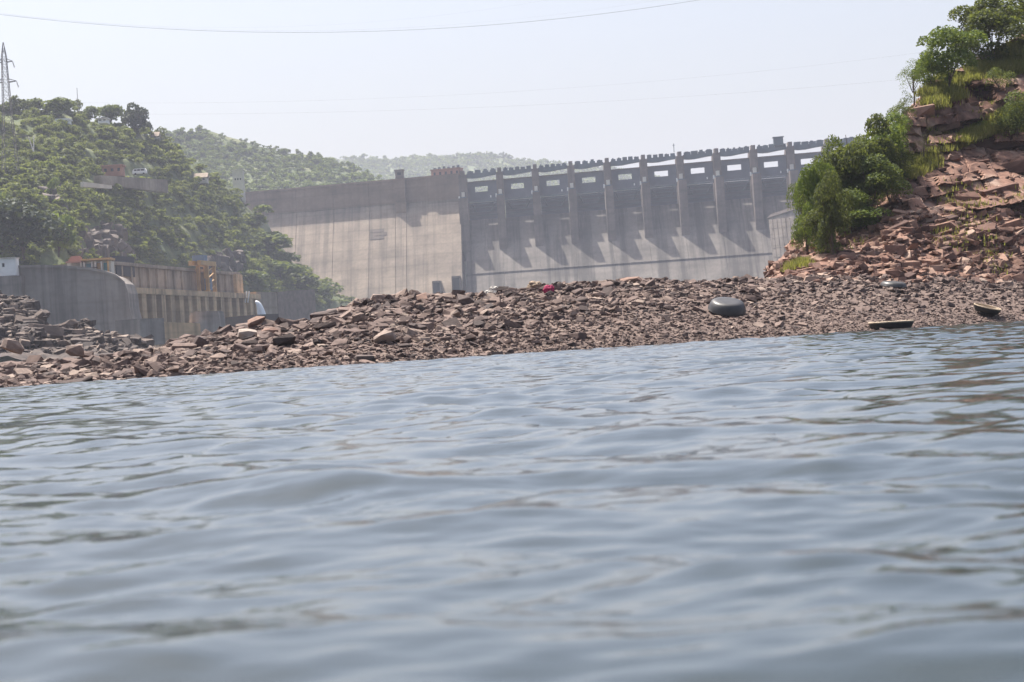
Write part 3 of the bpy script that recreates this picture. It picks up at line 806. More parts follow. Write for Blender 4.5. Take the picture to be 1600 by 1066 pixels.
# trees and bushes on the cliff ---------------------------------------
def cliff_tree(px, ytop, ybot, wpx, Y, mat, label, seed, cat='tree', nleaf=1500, ls=0.055, tf=0.15, lobes=15, rbase=0.45, spread=0.85, name='tree', ground=True):
    loc, nor = hit('cliff', px, ybot)
    if loc is not None: Y = loc.y
    b = P(px, ybot, Y); H = P(px, ytop, Y).z - b.z
    if loc is None:
        l2, nor = drop('cliff', b.x, b.y)
        if l2 is not None and b.z - 5 < l2.z < b.z: b.z = l2.z; H = P(px, ytop, Y).z - b.z
    return tree(name, b, H, wpx * Y / F, mat, label, cat, 'trees and shrubs growing on the cliff', nleaf, ls, lobes, tf, seed, rbase=rbase, spread=spread)
CT = [
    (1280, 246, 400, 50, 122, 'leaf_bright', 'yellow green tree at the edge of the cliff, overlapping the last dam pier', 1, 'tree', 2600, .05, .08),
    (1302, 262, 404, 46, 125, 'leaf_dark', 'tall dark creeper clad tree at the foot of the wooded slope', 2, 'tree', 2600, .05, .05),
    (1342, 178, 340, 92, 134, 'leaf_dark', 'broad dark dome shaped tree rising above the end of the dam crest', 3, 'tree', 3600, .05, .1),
    (1358, 242, 345, 96, 128, 'leaf_mid', 'mid green spreading tree in front of the dark dome shaped one', 4, 'tree', 3200, .05, .1),
    (1388, 172, 285, 56, 131, 'leaf_bright', 'bright green tree against the shaded rock face', 5, 'tree', 2200, .05, .12),
    (1330, 290, 372, 50, 124, 'leaf_mid', 'low mid green bush hanging over the reddish slope', 6, 'bush', 1500, .05, .05),
    (1427, 90, 150, 40, 143, 'leaf_bright', 'small slender tree alone on the cliff edge against the sky', 7, 'tree', 700, .045, .35),
    (1484, 40, 142, 78, 149, 'leaf_bright', 'light green open tree on the cliff top', 8, 'tree', 2200, .05, .15),
    (1553, -12, 100, 88, 153, 'leaf_dark', 'large dark tree on the highest part of the cliff', 9, 'tree', 3000, .05, .12),
    (1602, 4, 70, 56, 151, 'leaf_bright', 'bright green tree at the picture edge beside the large dark one', 10, 'tree', 1500, .05, .1),
    (1441, 186, 262, 56, 133, 'leaf_mid', 'olive bush rooted in the middle of the rock face', 11, 'bush', 1700, .008, .03),
    (1590, 140, 215, 66, 139, 'leaf_mid', 'green bush at the picture edge above the thick rock ledge', 12, 'bush', 1600, .05, .03),
    (1412, 140, 195, 34, 138, 'leaf_mid', 'small bush clinging to the top of the dark overhang', 13, 'bush', 800, .045, .05),
    (1562, 105, 140, 40, 147, 'leaf_mid', 'small shrub on the grassy strip above the grey pink rock', 16, 'shrub', 700, .05, .03),
    (1390, 262, 318, 36, 127, 'leaf_bright', 'bright little bush at the corner of the stepped rock', 17, 'bush', 800, .045, .03),
    (1400, 168, 232, 40, 136, 'leaf_mid', 'leafy shrub filling the edge between the bright tree and the dark overhang', 19, 'shrub', 1300, .05, .03),
    (1455, 82, 140, 50, 147, 'leaf_bright', 'yellow green shrub behind the slender tree', 20, 'shrub', 1300, .05, .05),
    (1520, 38, 104, 56, 152, 'leaf_mid', 'mid green tree between the light open tree and the large dark one', 21, 'tree', 1800, .05, .08),
    (1310, 210, 300, 54, 132, 'leaf_mid', 'feathery tree leaning over the dam end, left of the dark dome', 24, 'tree', 1800, .05, .1),
    (1262, 300, 396, 40, 121, 'leaf_mid', 'small tree lowest on the cliff edge before the concrete block wall', 25, 'tree', 1300, .05, .05),
    (1545, 188, 216, 44, 139, 'leaf_bright', 'bright shrub on the grassy strip above the thick ledge', 27, 'shrub', 800, .05, .02),
    (1318, 250, 345, 64, 127, 'leaf_mid', 'rounded green tree in the middle of the wooded edge', 29, 'tree', 2400, .05, .05),
    (1368, 205, 300, 60, 132, 'leaf_mid', 'green tree between the dark dome and the bright one', 30, 'tree', 2200, .05, .05),
    (1290, 320, 402, 50, 123, 'leaf_dark', 'shady low tree at the foot of the wooded edge', 31, 'tree', 2000, .05, .03),
    (1345, 300, 362, 60, 126, 'leaf_bright', 'bright low bush over the reddish slope below the spreading tree', 32, 'bush', 1600, .05, .02),
    (1405, 225, 290, 44, 130, 'leaf_dark', 'dark bush against the foot of the shaded rock', 33, 'bush', 1400, .05, .02),
    (1258, 268, 372, 34, 122, 'leaf_bright', 'slim yellow green tree nearest the dam piers', 34, 'tree', 1400, .05, .05),
    (1638, -40, 60, 80, 156, 'leaf_dark', 'dark tree partly out of the picture on the cliff top', 18, 'tree', 1800, .05, .1),
]
for (px, yt_, yb_, w, Y, m, lab, sd, cat, nl, ls, tf) in CT:
    cliff_tree(px, yt_, yb_, w, Y, M[m], lab, 1000 + sd, cat, int(nl * 2.8), ls * .75, tf, name=cat)

# grass on the cliff ---------------------------------------------------
def grass_blades(pts, name, hmin, hmax, mat, per=9, r=0.25):
    V = []; Fq = []; R = []
    for p, s in pts:
        for k in range(per):
            a = random.uniform(0, 6.28); q = p + Vector((random.gauss(0, r), random.gauss(0, r), -0.05)); h = random.uniform(hmin, hmax) * s
            d = Vector((math.cos(a), math.sin(a), 0)); w = d.cross(Vector((0, 0, 1))) * 0.035; tip = q + Vector((0, 0, h)) + d * h * random.uniform(.1, .6)
            b = len(V); V += [q - w, q + w, tip]; Fq.append((b, b + 1, b + 2)); R.append(min(1, max(0, random.gauss(0.5, 0.22))))
    o = link(bpy.data.objects.new(name, np_mesh(name, np.array([tuple(v) for v in V]), np.array(Fq), mat, np.array(R)))); return tag(o, kind='stuff')
gp = []
for g in GRASSY:
    xs = [p[0] for p in g]; yy = [p[1] for p in g]; area = (max(xs) - min(xs)) * (max(yy) - min(yy))
    for _ in range(int(area * 0.8)):
        px = random.uniform(min(xs), max(xs)); py = random.uniform(min(yy), max(yy))
        if not inside(px, py, g): continue
        loc, nor = hit('cliff', px, py)
        if loc is not None: gp.append((loc, 1.0))
for _ in range(1500):
    px = random.uniform(1260, 1600); py = random.uniform(100, 430)
    loc, nor = hit('cliff', px, py)
    if loc is not None and nor.z > 0.6 and float(vnoise(np.array(loc.x * 0.4), np.array(loc.z * 0.4))) > 0.62: gp.append((loc, 0.7))
o = grass_blades(gp, 'grass', 0.2, 0.5, M['grass'], 12, 0.32)
tag(o, 'yellow green grass on the ledges of the cliff', 'grass')

# trees that stand out on the near hillside ---------------------------
def hill_tree(px, ytop, wpx, hpx, mat, label, seed, Y=None, cat='tree', nleaf=700, ls=0.1, tf=0.12, lobes=8, rbase=0.45, spread=0.55):
    if Y is None:
        loc, nor = hit('wooded_hillside', px, ytop + hpx)
        Y = loc.y if loc is not None else float(np.interp(px, [k[0] for k in HL], [k[4] for k in HL]))
    b = P(px, ytop + hpx, Y); loc, nor = drop('wooded_hillside', b.x, b.y)
    top = P(px, ytop, Y).z
    if loc is not None and loc.z < b.z: b.z = loc.z
    return tree('tree' if cat == 'tree' else cat, b, top - b.z, wpx * Y / F, mat, label, cat, 'trees that stand out on the near hillside', nleaf, ls, lobes, tf, seed, rbase=rbase, spread=spread)
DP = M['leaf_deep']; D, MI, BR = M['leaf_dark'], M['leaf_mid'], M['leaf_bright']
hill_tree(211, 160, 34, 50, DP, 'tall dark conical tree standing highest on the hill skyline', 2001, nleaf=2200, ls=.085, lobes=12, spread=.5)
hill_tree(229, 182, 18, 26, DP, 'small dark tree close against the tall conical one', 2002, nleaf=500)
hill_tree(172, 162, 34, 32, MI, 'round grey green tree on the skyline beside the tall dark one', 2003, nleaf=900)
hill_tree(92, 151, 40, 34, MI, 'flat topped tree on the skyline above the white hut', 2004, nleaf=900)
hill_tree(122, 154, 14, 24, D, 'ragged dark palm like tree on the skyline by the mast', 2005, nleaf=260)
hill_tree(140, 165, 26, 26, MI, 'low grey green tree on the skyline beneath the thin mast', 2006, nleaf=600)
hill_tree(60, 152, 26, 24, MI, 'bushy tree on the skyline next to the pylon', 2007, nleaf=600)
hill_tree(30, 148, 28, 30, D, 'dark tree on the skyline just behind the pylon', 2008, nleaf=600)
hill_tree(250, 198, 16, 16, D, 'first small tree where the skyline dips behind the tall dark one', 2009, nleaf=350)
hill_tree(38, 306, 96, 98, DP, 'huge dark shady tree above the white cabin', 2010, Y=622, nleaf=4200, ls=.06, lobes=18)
hill_tree(92, 330, 44, 70, BR, 'bright green tree beside the huge shady one', 2011, Y=640, nleaf=1000)
hill_tree(2, 300, 60, 80, MI, 'mid green tree behind the huge shady one at the picture edge', 2012, Y=660, nleaf=1200)
hill_tree(82, 276, 20, 34, BR, 'pale dry topped tree above the rock cut', 2013, nleaf=500, rbase=.7)
hill_tree(420, 358, 60, 44, MI, 'rounded tree on the hill edge in front of the dam wall', 2014, nleaf=1100)
hill_tree(438, 392, 64, 44, MI, 'spreading tree above the dark rock wall below the dam', 2015, nleaf=1100)
hill_tree(470, 420, 50, 36, D, 'dark tree on the lowest spur of the hill', 2016, nleaf=800)
hill_tree(395, 420, 50, 40, MI, 'bushy tree right behind the white pipes', 2017, nleaf=900)
hill_tree(505, 440, 44, 28, MI, 'low bush near the tip of the spur', 2018, nleaf=600)
hill_tree(395, 320, 50, 40, MI, 'tree on the hill edge right under the pale tower', 2019, nleaf=900)

# ------------------------------------------------------------------ the dam
DM = -0.35; DY0 = 1290.0
dl = math.sqrt(1 + DM * DM)
AX = Vector((1, DM, 0)) / dl                 # along the crest, towards the right
DN = Vector((DM, -1, 0)) / dl                # downstream, towards the camera
ORG = Vector((0, DY0, 0))
def s_of(px, py=300):
    d = ray(px, py); Y = DY0 / (1 - DM * d.x)
    return (d.x * Y) * dl
dam = empty('dam', ORG, math.atan2(AX.y, AX.x))
tag(dam, 'long pale concrete gravity dam with a gated spillway across the valley', 'dam')
# local axes of the empty: x along the crest, y = upstream (+), so downstream d = -y
def dbox(mb, s0, s1, d0_, d1_, z0, z1): return mb.box(s0, s1, -d1_, -d0_, z0, z1)
def dprof(mb, s0, s1, prof):
    pts = [Vector((s0, -d, z)) for d, z in prof]
    return mb.prism(pts, (s1 - s0, 0, 0))
ZT = 101.0
PIERS = [724, 782, 838, 894, 951, 1008, 1065, 1122.7, 1180.5, 1238.5, 1297, 1356]
SP = [s_of(p) for p in PIERS]
sL = s_of(330); sR = s_of(1420)
# non-overflow section: each monolith its own block with a recessed joint
joints = [s_of(p) for p in (330, 365, 403, 462, 520, 576, 617)]
edges = joints + [s_of(634), s_of(667)]
for a, b in zip(edges[:-1], edges[1:]):
    mb = MB(); dprof(mb, a + 0.12, b - 0.12, [(-8, ZT), (0, ZT), (0, 87), (64, 8), (64, 0), (-8, 0)])
    mb.build('monolith', M['conc_wall'], dam)
    mb = MB(); dbox(mb, a + 0.12, b - 0.12, 0.02, 0.5, 87.6, ZT - 0.3); mb.build('upper_wall_panel', M['conc_upper'], dam)
mb = MB(); dbox(mb, sL, s_of(667), -7.5, -0.2, 0, ZT - 0.8); mb.build('core_wall', M['conc_wall'], dam)
# block with the two doorways stands a little proud
a, b = s_of(667), SP[0] - 2.2
mb = MB(); dprof(mb, a, b, [(-8, ZT), (2.0, ZT), (2.0, 85.5), (66.0, 6.5), (66, 0), (-8, 0)]); mb.build('monolith', M['conc_wall'], dam)
mb = MB(); dbox(mb, a + .2, b - .2, 2.02, 2.5, 87, ZT - .3); mb.build('upper_wall_panel', M['conc_upper'], dam)
for p, h in ((680.5, 9.0), (710, 11.0)):
    s = s_of(p); zf = 28; d = 2.0 + (85.5 - zf - 3) * (64.0 / 79.0)
    mb = MB(); dbox(mb, s - 1.9, s + 1.9, d - 12, d + 5.2, zf + 2, zf + 2 + h - 2.5); mb.build('doorway', M['dark'], dam)
    mb = MB()
    dbox(mb, s - 2.6, s - 1.95, d - 10, d + 5.8, zf + 1, zf + h + .2); dbox(mb, s + 1.95, s + 2.6, d - 10, d + 5.8, zf + 1, zf + h + .2); dbox(mb, s - 2.59, s + 2.59, d - 10, d + 5.8, zf + h - .4, zf + h + .6)
    mb.build('door_surround', M['conc_pier'], dam)
# parapet and kerb along the crest
mb = MB(); dbox(mb, sL, SP[0] - 2.2, -1.2, 0.9, ZT + 0.01, ZT + 1.3); mb.build('parapet', M['conc_upper'], dam)
mb = MB(); dbox(mb, sL, SP[0] - 2.2, -8.2, -7.6, ZT + 0.01, ZT + 1.3); mb.build('parapet', M['conc_upper'], dam)
# pilaster with lift house
a, b = s_of(617.5), s_of(634)
mb = MB(); dprof(mb, a, b, [(0.52, ZT + 0.2), (5.0, ZT + 0.2), (5.0, 82), (4.2, 78), (0.52, 84)]); mb.build('pilaster', M['conc_upper'], dam)
a, b = s_of(619), s_of(632)
mb = MB(); dbox(mb, a, b, -5, 0.3, ZT + 1.3, ZT + 6.0); lh = mb.build('lift_house', M['conc_pier'], dam)
mb = MB(); dbox(mb, a - .5, b + .5, -5.5, 0.8, ZT + 6.02, ZT + 6.7); mb.build('roof_slab', M['conc_pier'], lh)
mb = MB(); dbox(mb, (a + b) / 2 - 1.3, (a + b) / 2 + 1.1, 0.25, 0.36, ZT + 3.4, ZT + 5.0); mb.build('window', M['dark'], lh)
# dark weathered patch of old formwork low on the face: real raised slabs
for k in range(3):
    s0 = s_of(577); z = 66 + k * 2.2; d = (87 - z) * (64.0 / 79)
    mb = MB(); mb.prism([Vector((s0, -(d - .2), z)), Vector((s0, -(d + .35), z)), Vector((s0, -(d - 1.5 + .35), z + 1.9)), Vector((s0, -(d - 1.8), z + 1.9))], (9 + k % 2 * 2, 0, 0)); mb.build('face_slab', M['conc_stain'], dam)
# spillway under the gates
OG = [(-9, 60), (-9, 70), (-6, 73.4), (-3.5, 74), (-1.9, 73.4), (-0.4, 72.2), (0.8, 70.9), (2.0, 69.3)]
for k in range(len(SP)):
    a = SP[k]; b = SP[k + 1] if k + 1 < len(SP) else sR
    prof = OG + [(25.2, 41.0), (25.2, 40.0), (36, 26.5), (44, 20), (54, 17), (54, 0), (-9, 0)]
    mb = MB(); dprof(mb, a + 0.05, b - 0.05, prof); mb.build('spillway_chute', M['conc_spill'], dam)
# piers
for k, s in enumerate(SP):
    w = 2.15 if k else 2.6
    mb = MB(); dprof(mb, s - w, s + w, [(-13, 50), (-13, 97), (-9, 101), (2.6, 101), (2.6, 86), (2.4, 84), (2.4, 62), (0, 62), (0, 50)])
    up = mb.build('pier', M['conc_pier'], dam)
    mb = MB(); dprof(mb, s - w - .25, s + w + .25, [(2.42, 86.5), (13.2, 86.5), (14.0, 54), (2.42, 60)])
    mb.build('pier_nose', M['conc_pier'], dam)
    mb = MB(); dbox(mb, s - w * .55, s + w * .55, -6, 1.6, 101.02, 103.6); mb.build('pier_cap', M['conc_pier'], dam)
    # hoist niche with its small cabin and lamp
    mb = MB(); dbox(mb, s - 1.1, s + .9, 2.62, 4.2, 86.6, 90.6); mb.build('control_box', M['cream'], dam)
    mb = MB(); dbox(mb, s - 2.2, s + 1.6, 2.62, 8.8, 86.52, 87.4); mb.build('hoist_base', M['girder'], dam)
    mb = MB(); dbox(mb, s - 3.1, s - 2.3, 4.5, 5.3, 86.0, 88.2); mb.build('lamp', M['white'], dam)
    if k % 2 == 1:
        mb = MB(); dbox(mb, s - 6.6, s - 5.9, .8, 1.5, 86.4, 87.6); mb.build('lamp', M['white'], dam)
# bays: bridge, breast wall with opening, gate
for k in range(len(SP) - 1):
    a, b = SP[k] + 2.15, SP[k + 1] - 2.15; c = (a + b) / 2 - 0.4; bw = b - a
    if k == 0: a = SP[0] + 2.6
    # road bridge girder with shallow haunches
    mb = MB()
    pts = [Vector((a, -2.6, 101.6)), Vector((b, -2.6, 101.6)), Vector((b, -2.6, 99.9)), Vector((a + bw * .75, -2.6, 99.5)), Vector((a + bw * .4, -2.6, 98.8)), Vector((a + bw * .2, -2.6, 98.8)), Vector((a, -2.6, 99.2))]
    pts = [Vector((p.x, 0.6, p.z)) for p in pts]
    mb.prism(pts, (0, 3.8, 0)); mb.build('bridge_girder', M['girder'], dam)
    nh = 5 if k % 3 else 4
    r = random.Random(50 + k)
    for j in range(nh):
        s0 = a + bw * (j + 0.12 + r.uniform(-.03, .03)) / nh; s1 = s0 + bw / nh * (0.76 if k < 6 else 0.9)
        mb = MB(); dbox(mb, s0, s1, -4.0, -1.2, 101.62, 103.2 + r.uniform(-.5, .3)); dbox(mb, s0 + .7, s1 - r.uniform(.6, 1.6), -3.6, -1.6, 102.6, 103.5 + r.uniform(-.4, .3)); mb.build('hoist_unit', M['girder'], dam)
    # breast wall around the opening, four pieces
    o0, o1, z0, z1 = c - 4.0, c + 4.1, 90.6, 93.7
    mb = MB(); dbox(mb, a + .02, b - .02, -4.35, -4.1, z1, 96.4); mb.build('breast_wall_beam', M['gate'], dam)
    mb = MB(); dbox(mb, a + .02, o0, -4.33, -4.12, z0, z1 - .002); mb.build('breast_wall_panel', M['gate'], dam)
    mb = MB(); dbox(mb, o1, b - .02, -4.33, -4.12, z0, z1 - .002); mb.build('breast_wall_panel', M['gate'], dam)
    mb = MB(); dbox(mb, a + .02, b - .02, -4.35, -4.1, 85.4, z0 - .002); mb.build('breast_wall_beam', M['gate'], dam)
    mb = MB(); dbox(mb, a + .02, b - .02, -4.9, -3.0, 96.42, 97.0); mb.build('walkway', M['conc_pier'], dam)
    mb = MB(); dbox(mb, a + .02, b - .02, -3.95, -3.4, 84.4, 85.3); mb.build('catwalk', M['girder'], dam)
    # radial gate: curved skin with horizontal girders
    prof = [(-4.4 - 1.5 * math.sin(math.pi * i / 8), 73.9 + 10.4 * i / 8) for i in range(9)]
    prof = prof + [(d + .35, z) for d, z in reversed(prof)]
    mb = MB(); dprof(mb, a + .3, b - .3, prof); g = mb.build('gate', M['gate'], dam)
    for z in (76.0, 78.6, 81.2, 83.2):
        mb = MB(); dbox(mb, a + .5, b - .5, -5.0, -3.3, z, z + .5); mb.build('gate_girder', M['girder'], g)
    for s in (a + bw * .25, a + bw * .75):
        mb = MB(); mb.bar((s, 3.9, 78.8), (s + (1.5 if s < c else -1.5) * -1.6, -2.2, 83.0), .7); mb.build('gate_arm', M['girder'], g)
# control cabin on the bridge and a mast
s = s_of(1221)
mb = MB(); dbox(mb, s - 2.8, s + 2.6, -2, 1.6, 102.2, 106.6); cab = mb.build('control_cabin', M['girder'], dam)
mb = MB(); dbox(mb, s - 3.3, s + 3.1, -2.5, 2.1, 106.62, 107.1); mb.build('roof_slab', M['girder'], cab)
mb = MB(); s = s_of(1057); mb.bar((s, 0, 103.5), (s, 0, 108.6), .35); mb.bar((s - .7, 0, 107.6), (s + .7, 0, 107.6), .3); mb.build('mast', M['girder'], dam)

# the blocks run straight down the valley, at a slight skew to the crest line
SKEW = 0.33
for ob in [c for c in dam.children_recursive]:
    co = np.empty(len(ob.data.vertices) * 3, np.float32); ob.data.vertices.foreach_get('co', co); co = co.reshape(-1, 3)
    co[:, 0] -= SKEW * co[:, 1]; ob.data.vertices.foreach_set('co', co.ravel()); ob.data.update()

# red-brown building on the crest next to the spillway
b0 = P(673, 283, 1300); 
cb = empty('crest_building', ORG + AX * s_of(674) - DN * 4 + Vector((0, 0, ZT)), math.atan2(AX.y, AX.x))
tag(cb, 'long low red brown building on the dam crest beside the first spillway pier', 'building')
L = s_of(718) - s_of(674)
MB().box(0, L, -2.6, 4, 0.02, 4.4).build('wall', M['brickred'], cb)
MB().box(-.4, L + .4, -3.0, 4.4, 4.42, 5.0).build('roof', M['brickred'], cb)
for j in range(6): MB().box(1 + j * L / 6, 1 + j * L / 6 + 1.3, -1, .6, 5.02, 6.0 + (j % 3) * .3).build('roof_tank', M['girder'], cb)
for j in range(5): MB().box(1.6 + j * L / 5, 2.9 + j * L / 5, -2.7, -2.55, 1.4, 3.2).build('window', M['dark'], cb)

# training wall block right of the spillway
b0 = P(1240, 328, 1140); tw = empty('training_wall', (b0.x, b0.y, 0), math.radians(-45))
tag(tw, 'weathered grey concrete block wall standing before the last spillway bay', 'wall', kind='thing')
zt = P(1243, 328, 1140).z
BT = 0.30         # batter of the sunlit face
WT, DT = 17.0, 13.0
mb = MB(); mb.hexa([(-WT + BT * zt, -BT * zt, 0), (BT * zt, -BT * zt, 0), (BT * zt, DT, 0), (-WT + BT * zt, DT, 0), (-WT, 0, zt - 3), (0, 0, zt), (0, DT, zt), (-WT, DT, zt - 3)]); mb.build('core', M['conc_grey'], tw)
n1, n2 = 6, 9
def tface(f, z): return Vector((-WT * (1 - f) + BT * (zt - z), -BT * (zt - z), z))
def tside(f, z): return Vector((BT * (zt - z), -BT * (zt - z) + (DT + BT * (zt - z)) * f, z))
for fn, o_, bk, nn, mt in ((tface, Vector((0, -.3, 0)), Vector((0, .35, 0)), n1, 'conc_train'), (tside, Vector((.3, 0, 0)), Vector((-.35, 0, 0)), 5, 'conc_grey')):
    for i in range(nn):
        for j in range(n2):
            z0 = 10 + (zt - 13.6) * j / n2; z1 = 10 + (zt - 13.6) * (j + 1) / n2 - .25
            f0 = i / nn + .01; f1 = (i + 1) / nn - .01; q_ = o_ * random.uniform(.9, 1.5)
            q = [fn(f0, z0), fn(f1, z0), fn(f1, z1), fn(f0, z1)]
            mb = MB(); mb.hexa([q[0] + q_, q[1] + q_, q[1] + bk, q[0] + bk, q[3] + q_, q[2] + q_, q[2] + bk, q[3] + bk]); mb.build('block', M[mt], tw)
mb = MB(); mb.hexa([(-WT - .4, -.8, zt - 3), (.6, -.8, zt), (.6, DT, zt), (-WT - .4, DT, zt - 3), (-WT + 1, 1, zt - .8), (-2, 1, zt + 1.6), (-1, DT - 1, zt + 1), (-WT + 1, DT - 1, zt - .5)]); mb.build('rubble_cap', M['outcrop'], tw)

# ------------------------------------------------------------------ power station on the far bank
def pwall(name, px0, py0, px1, py1, Y0, Y1, zb_py, thick, mat, parent=None):
    """upright wall from top-left pixel (px0,py0,Y0) to top-right (px1,py1,Y1) down to the height of pixel row zb_py at px0; thickness goes away from the camera"""
    a = P(px0, py0, Y0); b = P(px1, py1, Y1); zb = P(px0, zb_py, Y0).z
    d = Vector((b.x - a.x, b.y - a.y, 0)).normalized(); nrm = Vector((-d.y, d.x, 0))
    if nrm.y < 0: nrm = -nrm
    off = nrm * thick
    A = Vector((a.x, a.y, zb)); B = Vector((b.x, b.y, zb))
    mb = MB(); mb.hexa([A, B, B + off, A + off, a, b, b + off, a + off])
    return mb.build(name, mat, parent)
PA = P(176, 413, 640); PB = P(374, 431, 784)
dirp = Vector((PB.x - PA.x, PB.y - PA.y, 0)); LP = dirp.length; dirp.normalize()
ps = empty('power_station', (PA.x, PA.y, 0), math.atan2(dirp.y, dirp.x))
tag(ps, 'long brown concrete power station at the river foot of the wooded hill', 'power station')
# local: x along the front from near to far, y to the left (into the hill)
zt = (PA.z + PB.z) / 2; zl = P(230, 461, 640 + 144 * .3).z; zb = P(230, 506, 640 + 144 * .3).z - 8
MB().box(0, LP, 1.5, 26, zb, zt - 0.01).build('core', M['conc_brown'], ps)
nb = 16
for i in range(nb):
    x0 = LP * i / nb; x1 = LP * (i + 1) / nb
    if 9 <= i < 11: continue
    MB().box(x0 + .15, x1 - .15, .6 + random.uniform(0, .25), 1.52, zl + 1.2, zt - .12).build('wall_panel', M['conc_brown'], ps)
    MB().box(x0 - .5, x0 + .5, 0, 1.4, zl + 1.2, zt - .1).build('pilaster', M['conc_brown'], ps)
MB().box(-.6, LP + .6, -.3, 26.4, zt, zt + 1.0).build('cornice', M['conc_brown'], ps)
MB().box(-.4, LP + 8, -5.5, .5, zl - .6, zl + 1.15).build('deck', M['conc_tan'], ps)
# draft tube deck with piers and dark openings
npi = 15
for i in range(npi + 1):
    x = 3 + (LP + 3) * i / npi
    MB().box(x - 2.2, x + 2.2, -5, 1.45, zb, zl - .62).build('deck_pier', M['conc_tan'], ps)
MB().box(3, LP + 6, -1.2, 1.4, zb, zl - .63).build('bay_wall', M['conc_brown'], ps)
for i in range(npi):
    if i in (0, 1, 4): continue
    x = 3 + (LP + 3) * (i + .5) / npi
    MB().box(x - 1.5, x + 1.5, -1.6, -1.15, zl - 11, zl - 1.6).build('opening', M['dark'], ps)
x0 = LP * .03
MB().box(x0, x0 + LP * .12, .2, 1.55, zl + 5, zl + 11).build('window', M['dark'], ps)
# end block with paler face
MB().box(LP - 9, LP - .1, -1.2, .55, zl + 1.2, zt + .2).build('end_block', M['conc_tan'], ps)

# orange gantry crane in front of the power station
cx = LP * .60
g = empty('gantry_crane', ps.matrix_world @ Vector((0, 0, 0)))
g.rotation_euler = ps.rotation_euler
g.location = Vector((PA.x, PA.y, 0)) + dirp * cx + Vector((dirp.y, -dirp.x, 0)) * 3.2 + Vector((0, 0, zl + 1.15))
tag(g, 'orange gantry crane standing on the power station deck', 'crane')
hz = zt - zl + .6
for (x, y) in ((0, 0), (9, 0), (0, 3), (9, 3)):
    MB().bar((x, y - 1, 0), (x, y - 1, hz), 1.1).build('leg', M['orange'], g)
for y in (-1, 2): MB().box(-9, 10, y - .6, y + .6, hz + .02, hz + 1.5).build('beam', M['orange'], g)
MB().box(-5, 0, -1.4, 2.4, hz + 1.52, hz + 3.4).build('trolley', M['blue'], g)
mb = MB()
for j in range(4): mb.bar((0, -1, hz * j / 4), (9, -1, hz * (j + 1) / 4), .35)
mb.build('bracing', M['orange'], g)
MB().box(2.5, 4.8, -1.2, .8, .6, 4.6).build('hook_block', M['blue'], g)

# retaining wall with curved end
OUTL = [(24, 419), (60, 418), (100, 419), (140, 422), (165, 427), (182, 433), (194, 443), (200, 458), (202, 480), (207, 500), (214, 524), (214, 545), (24, 545)]
Yw = 600
base = P(110, 545, Yw)
rw = empty('retaining_wall', (base.x, base.y, 0)); tag(rw, 'tall grey concrete retaining wall with a rounded end left of the power station', 'wall', kind='thing')
pts = [P(x, y, Yw) - Vector((base.x, base.y, 0)) for x, y in OUTL]
MB().prism(pts, (0, 16, 0)).build('wall', M['conc_grey'], rw)
cap = [P(x, y, Yw) - Vector((base.x, base.y, 0)) for x, y in OUTL[:8]]
mb = MB()
for a, b in zip(cap[:-1], cap[1:]):
    mb.hexa([a + Vector((0, -.6, .02)), b + Vector((0, -.6, .02)), b + Vector((0, 1, .02)), a + Vector((0, 1, .02)), a + Vector((0, -.6, .7)), b + Vector((0, -.6, .7)), b + Vector((0, 1, .7)), a + Vector((0, 1, .7))])
mb.build('coping', M['conc_grey'], rw)
# terrace behind it
z = P(60, 421, Yw).z
o = mesh_obj('terrace', [(-160, 601, z - .3), (-113, 601, z - .3), (-128, 668, z - .1), (-180, 668, z - .1)], [(0, 1, 2, 3)], M['bank_soil']); tag(o, kind='structure')

# white cabin
c = P(12, 431, 596); wc = empty('cabin', (c.x, c.y, c.z)); tag(wc, 'small white cabin with one dark window beside the curved wall', 'cabin')
u_ = 596 / F
MB().box(-14 * u_, 13 * u_, 0, 4.5, 0, 27 * u_).build('wall', M['white'], wc)
MB().box(-15 * u_, 14 * u_, -.4, 4.9, 27 * u_ + .01, 28.5 * u_).build('roof', M['cream'], wc)
MB().box(-7.5 * u_, -4 * u_, -.06, .05, 14 * u_, 20 * u_).build('window', M['dark'], wc)
c = P(12, 452, 595); MB().box(-30, -12 + 0, 0, 1, 0, 1)  # (plinth below)
pl = pwall('plinth_wall', -60, 432.5, 32, 431, 595, 595, 475, 8, M['conc_grey']); tag(pl, 'low grey wall carrying the white cabin', 'wall', kind='thing')

# colourful pavilion on the wall
c = P(106, 428, 607); pv = empty('pavilion', (c.x, c.y, c.z - .6)); tag(pv, 'small colourful shrine pavilion with teal panels and orange roof on the grey wall', 'pavilion')
u_ = 607 / F
W = 66 * u_; h = 20 * u_
MB().box(0, W, 2.2, 7, 0, h).build('back_wall', M['cream'], pv)
MB().box(-.3, 22 * u_, -.3, 7.4, h + .01, h + 3 * u_).build('roof', M['brickred'], pv)
MB().box(22 * u_ + .05, W + .3, -.3, 7.4, h + 2 * u_, h + 5 * u_).build('roof', M['orange'], pv)
mb = MB()
for i, (w, z0, z1) in enumerate(((9, 3, 6), (7.5, 6, 9), (6, 9, 11))): mb.box((10 - w) * u_, (10 + w) * u_, 1 + i * .5, 6 - i * .5, h + z0 * u_ + .02, h + z1 * u_)
mb.build('tiered_tower', M['brickred'], pv)
for x in (0, 3, 20, 25, 37, 42, 52, 62): MB().box(x * u_, (x + 2.4) * u_, 0, .8, 0, h).build('column', M['cream'] if x != 62 else M['orange'], pv)
for x0, x1 in ((27.6, 36.8), (55, 61.8), (23, 24.8)): MB().box(x0 * u_, x1 * u_, 1.6, 2.18, 1.5 * u_, h - .4).build('panel', M['teal'], pv)
MB().box(44.6 * u_, 51.8 * u_, 1.6, 2.18, 1.5 * u_, h - .4).build('panel', M['orange'], pv)
